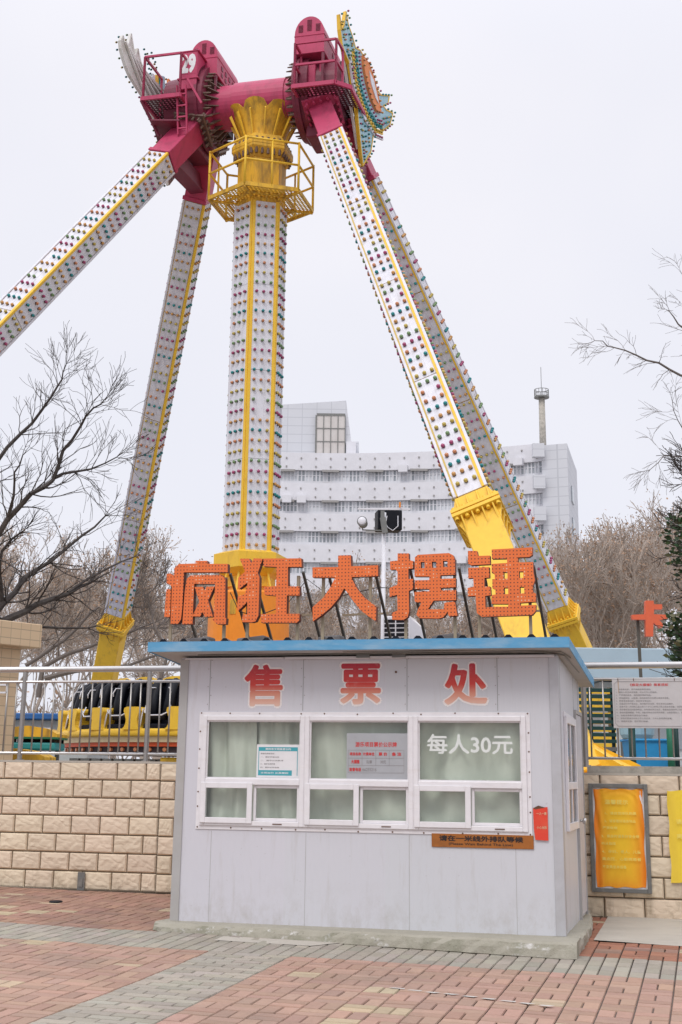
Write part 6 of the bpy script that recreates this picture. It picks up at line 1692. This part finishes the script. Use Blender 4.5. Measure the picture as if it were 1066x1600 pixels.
near_tree('bare_tree', 'dark bare tree spreading its limbs from behind the beige pillar', (-6.9, 21, TERR), [
    ([(0, -6.9, 21, TERR), (-110, 1080, 21.2), (-40, 985, 21.5)], .22, .15),
    ([(-40, 985, 21.5), (0, 985, 21.6), (28, 942, 21.8), (60, 905, 22.2), (100, 880, 22.6), (150, 842, 23), (190, 805, 23.2)], .085, .010),
    ([(0, 985, 21.6), (40, 965, 21.8), (80, 945, 22), (130, 925, 22.3), (166, 912, 22.8)], .085, .02),
    ([(-40, 985, 21.5), (-20, 900, 21.2), (5, 866, 21), (35, 812, 20.8), (72, 775, 20.6), (108, 748, 20.6), (122, 705, 20.5), (150, 670, 20.3), (172, 640, 20.2), (188, 625, 20.1)], .075, .006),
    ([(-60, 900, 22), (-30, 800, 22), (0, 757, 22), (38, 702, 22), (75, 660, 22), (103, 622, 22), (122, 590, 22), (128, 572, 22)], .065, .006),
    ([(110, 746, 20.6), (140, 735, 20.7), (170, 733, 20.9), (205, 715, 21)], .03, .008),
    ([(35, 812, 20.8), (45, 770, 20.4), (48, 735, 20.2), (60, 715, 20)], .03, .008),
    ([(-30, 1000, 21.6), (30, 1000, 22.4), (90, 980, 23), (160, 985, 23.4)], .05, .012),
    ([(28, 942, 21.8), (20, 900, 21.6), (25, 860, 21.4), (60, 830, 21.2)], .05, .012),
    ([(130, 925, 22.3), (190, 890, 23), (235, 870, 23.6)], .03, .008),
    ], 4, M['bark'], 3, .56, .0034, shift=-24, rk=.85, lv=1)
near_tree('bare_tree', 'bare tree with drooping twigs reaching in at the right frame edge', (6.4, 20, TERR), [
    ([(0, 6.4, 20, TERR), (1150, 700, 20), (1140, 560, 20), (1125, 420, 20)], .2, .08),
    ([(1140, 640, 20), (1095, 608, 19.8), (1066, 593, 19.6), (1030, 575, 19.4), (995, 560, 19.2), (960, 547, 19.1), (932, 538, 19), (915, 533, 19)], .034, .004),
    ([(1135, 560, 20), (1085, 535, 19.7), (1066, 524, 19.5), (1045, 505, 19.4), (1030, 490, 19.3)], .034, .006),
    ([(1066, 524, 19.5), (1052, 480, 19.4), (1048, 430, 19.4)], .014, .004),
    ([(1145, 725, 20), (1095, 716, 19.8), (1060, 714, 19.6), (1022, 714, 19.5), (1000, 732, 19.4)], .02, .004),
    ([(1075, 715, 19.8), (1058, 680, 19.6), (1045, 655, 19.5), (1035, 625, 19.4)], .014, .004),
    ], 9, M['bark_light'], 2, .36, .0024, droop=.10, lv=1, shift=16, rk=.8)
near_tree('bare_tree', 'dark bare tree with arching limbs behind the gondola seats', (-5.6, 38, TERR), [
    ([(60, 1090, 38), (70, 1040, 38), (110, 1020, 38), (170, 1000, 38), (215, 985, 38.5)], .10, .03),
    ([(70, 1060, 38), (120, 1050, 38), (200, 1040, 38.5), (270, 1015, 39)], .09, .03),
    ([(40, 1040, 38), (100, 1000, 38), (140, 960, 38), (180, 930, 38.5)], .08, .02),
    ([(250, 1065, 38), (262, 1020, 38), (245, 985, 38), (235, 950, 38)], .07, .02),
    ], 5, M['bark_light'], 1, 1.1, .008, rk=.8)

def evergreen():
    base = (5.46, 19.0, TERR)
    t = thing('evergreen_tree', 'dense evergreen tree with glossy dark leaves at the right frame edge', 'tree', base); off = Vector(base); R = random.Random(12)
    tw = Twigs(); tw.seg(Vector((0, 0, 0)), Vector((.05, 0, 3.9)), .09, .04, 8); tips = []
    for k in range(60):
        z = .9 + 3.1 * R.random(); a = R.uniform(0, 6.28); grow(R, tw, Vector((.03, 0, z)), Vector((math.cos(a), math.sin(a), .45)).normalized(), .62, .028, 2, tips, kids=(2, 3), thin=.005)
    tw.build('trunk', M['bark'], t)
    mb = MB()
    for _ in range(11000):
        p = R.choice(tips) + rvec(R, .11)
        # keep an uneven outline
        w = .80 + .12 * math.sin(p.z * 4.1) + .08 * math.sin(p.z * 9 + p.y * 3)
        if math.hypot(p.x, p.y) > w * (1 if p.z < 3.4 else max(.1, (4.6 - p.z) / 1.2)): continue
        d = rvec(R, 1).normalized(); d.z = abs(d.z) * .3; d.normalize(); n_ = (d.cross(rvec(R, 1))).normalized(); L = R.uniform(.08, .13); mb.mi = 0 if R.random() < .78 else 1
        mb.add([p, p + d * L * .5 + n_ * L * .26, p + d * L, p + d * L * .5 - n_ * L * .26], [(0, 1, 2), (0, 2, 3)])
    mb.build('leaves', [M['leaf_a'], M['leaf_b']], t, local=True)
evergreen()

# brown thicket closing the view at the park's far side
def thicket():
    R = random.Random(31); tw = Twigs(); tips = []
    for k in range(420):
        x = R.uniform(-34, 36); y = R.uniform(66, 84); h = R.uniform(2.0, 4.2)
        p = Vector((x, y, TERR)); grow(R, tw, p, (UP + rvec(R, .25)).normalized(), h * .6, .05, 2, tips, kids=(2, 3), thin=.02)
    o = tw.build('thicket', M['bark_grey']); tag(o, 'brown leafless thicket closing the view behind the bare trees', 'thicket', kind='stuff')
    mb = dry_bits(R, tips, 6000, .12, .4); o2 = mb.build('thicket_leaves', M['dry_leaf'], local=True); tag(o2, 'dry brown leaves hanging in the far thicket', 'dry leaves', kind='stuff')
thicket()
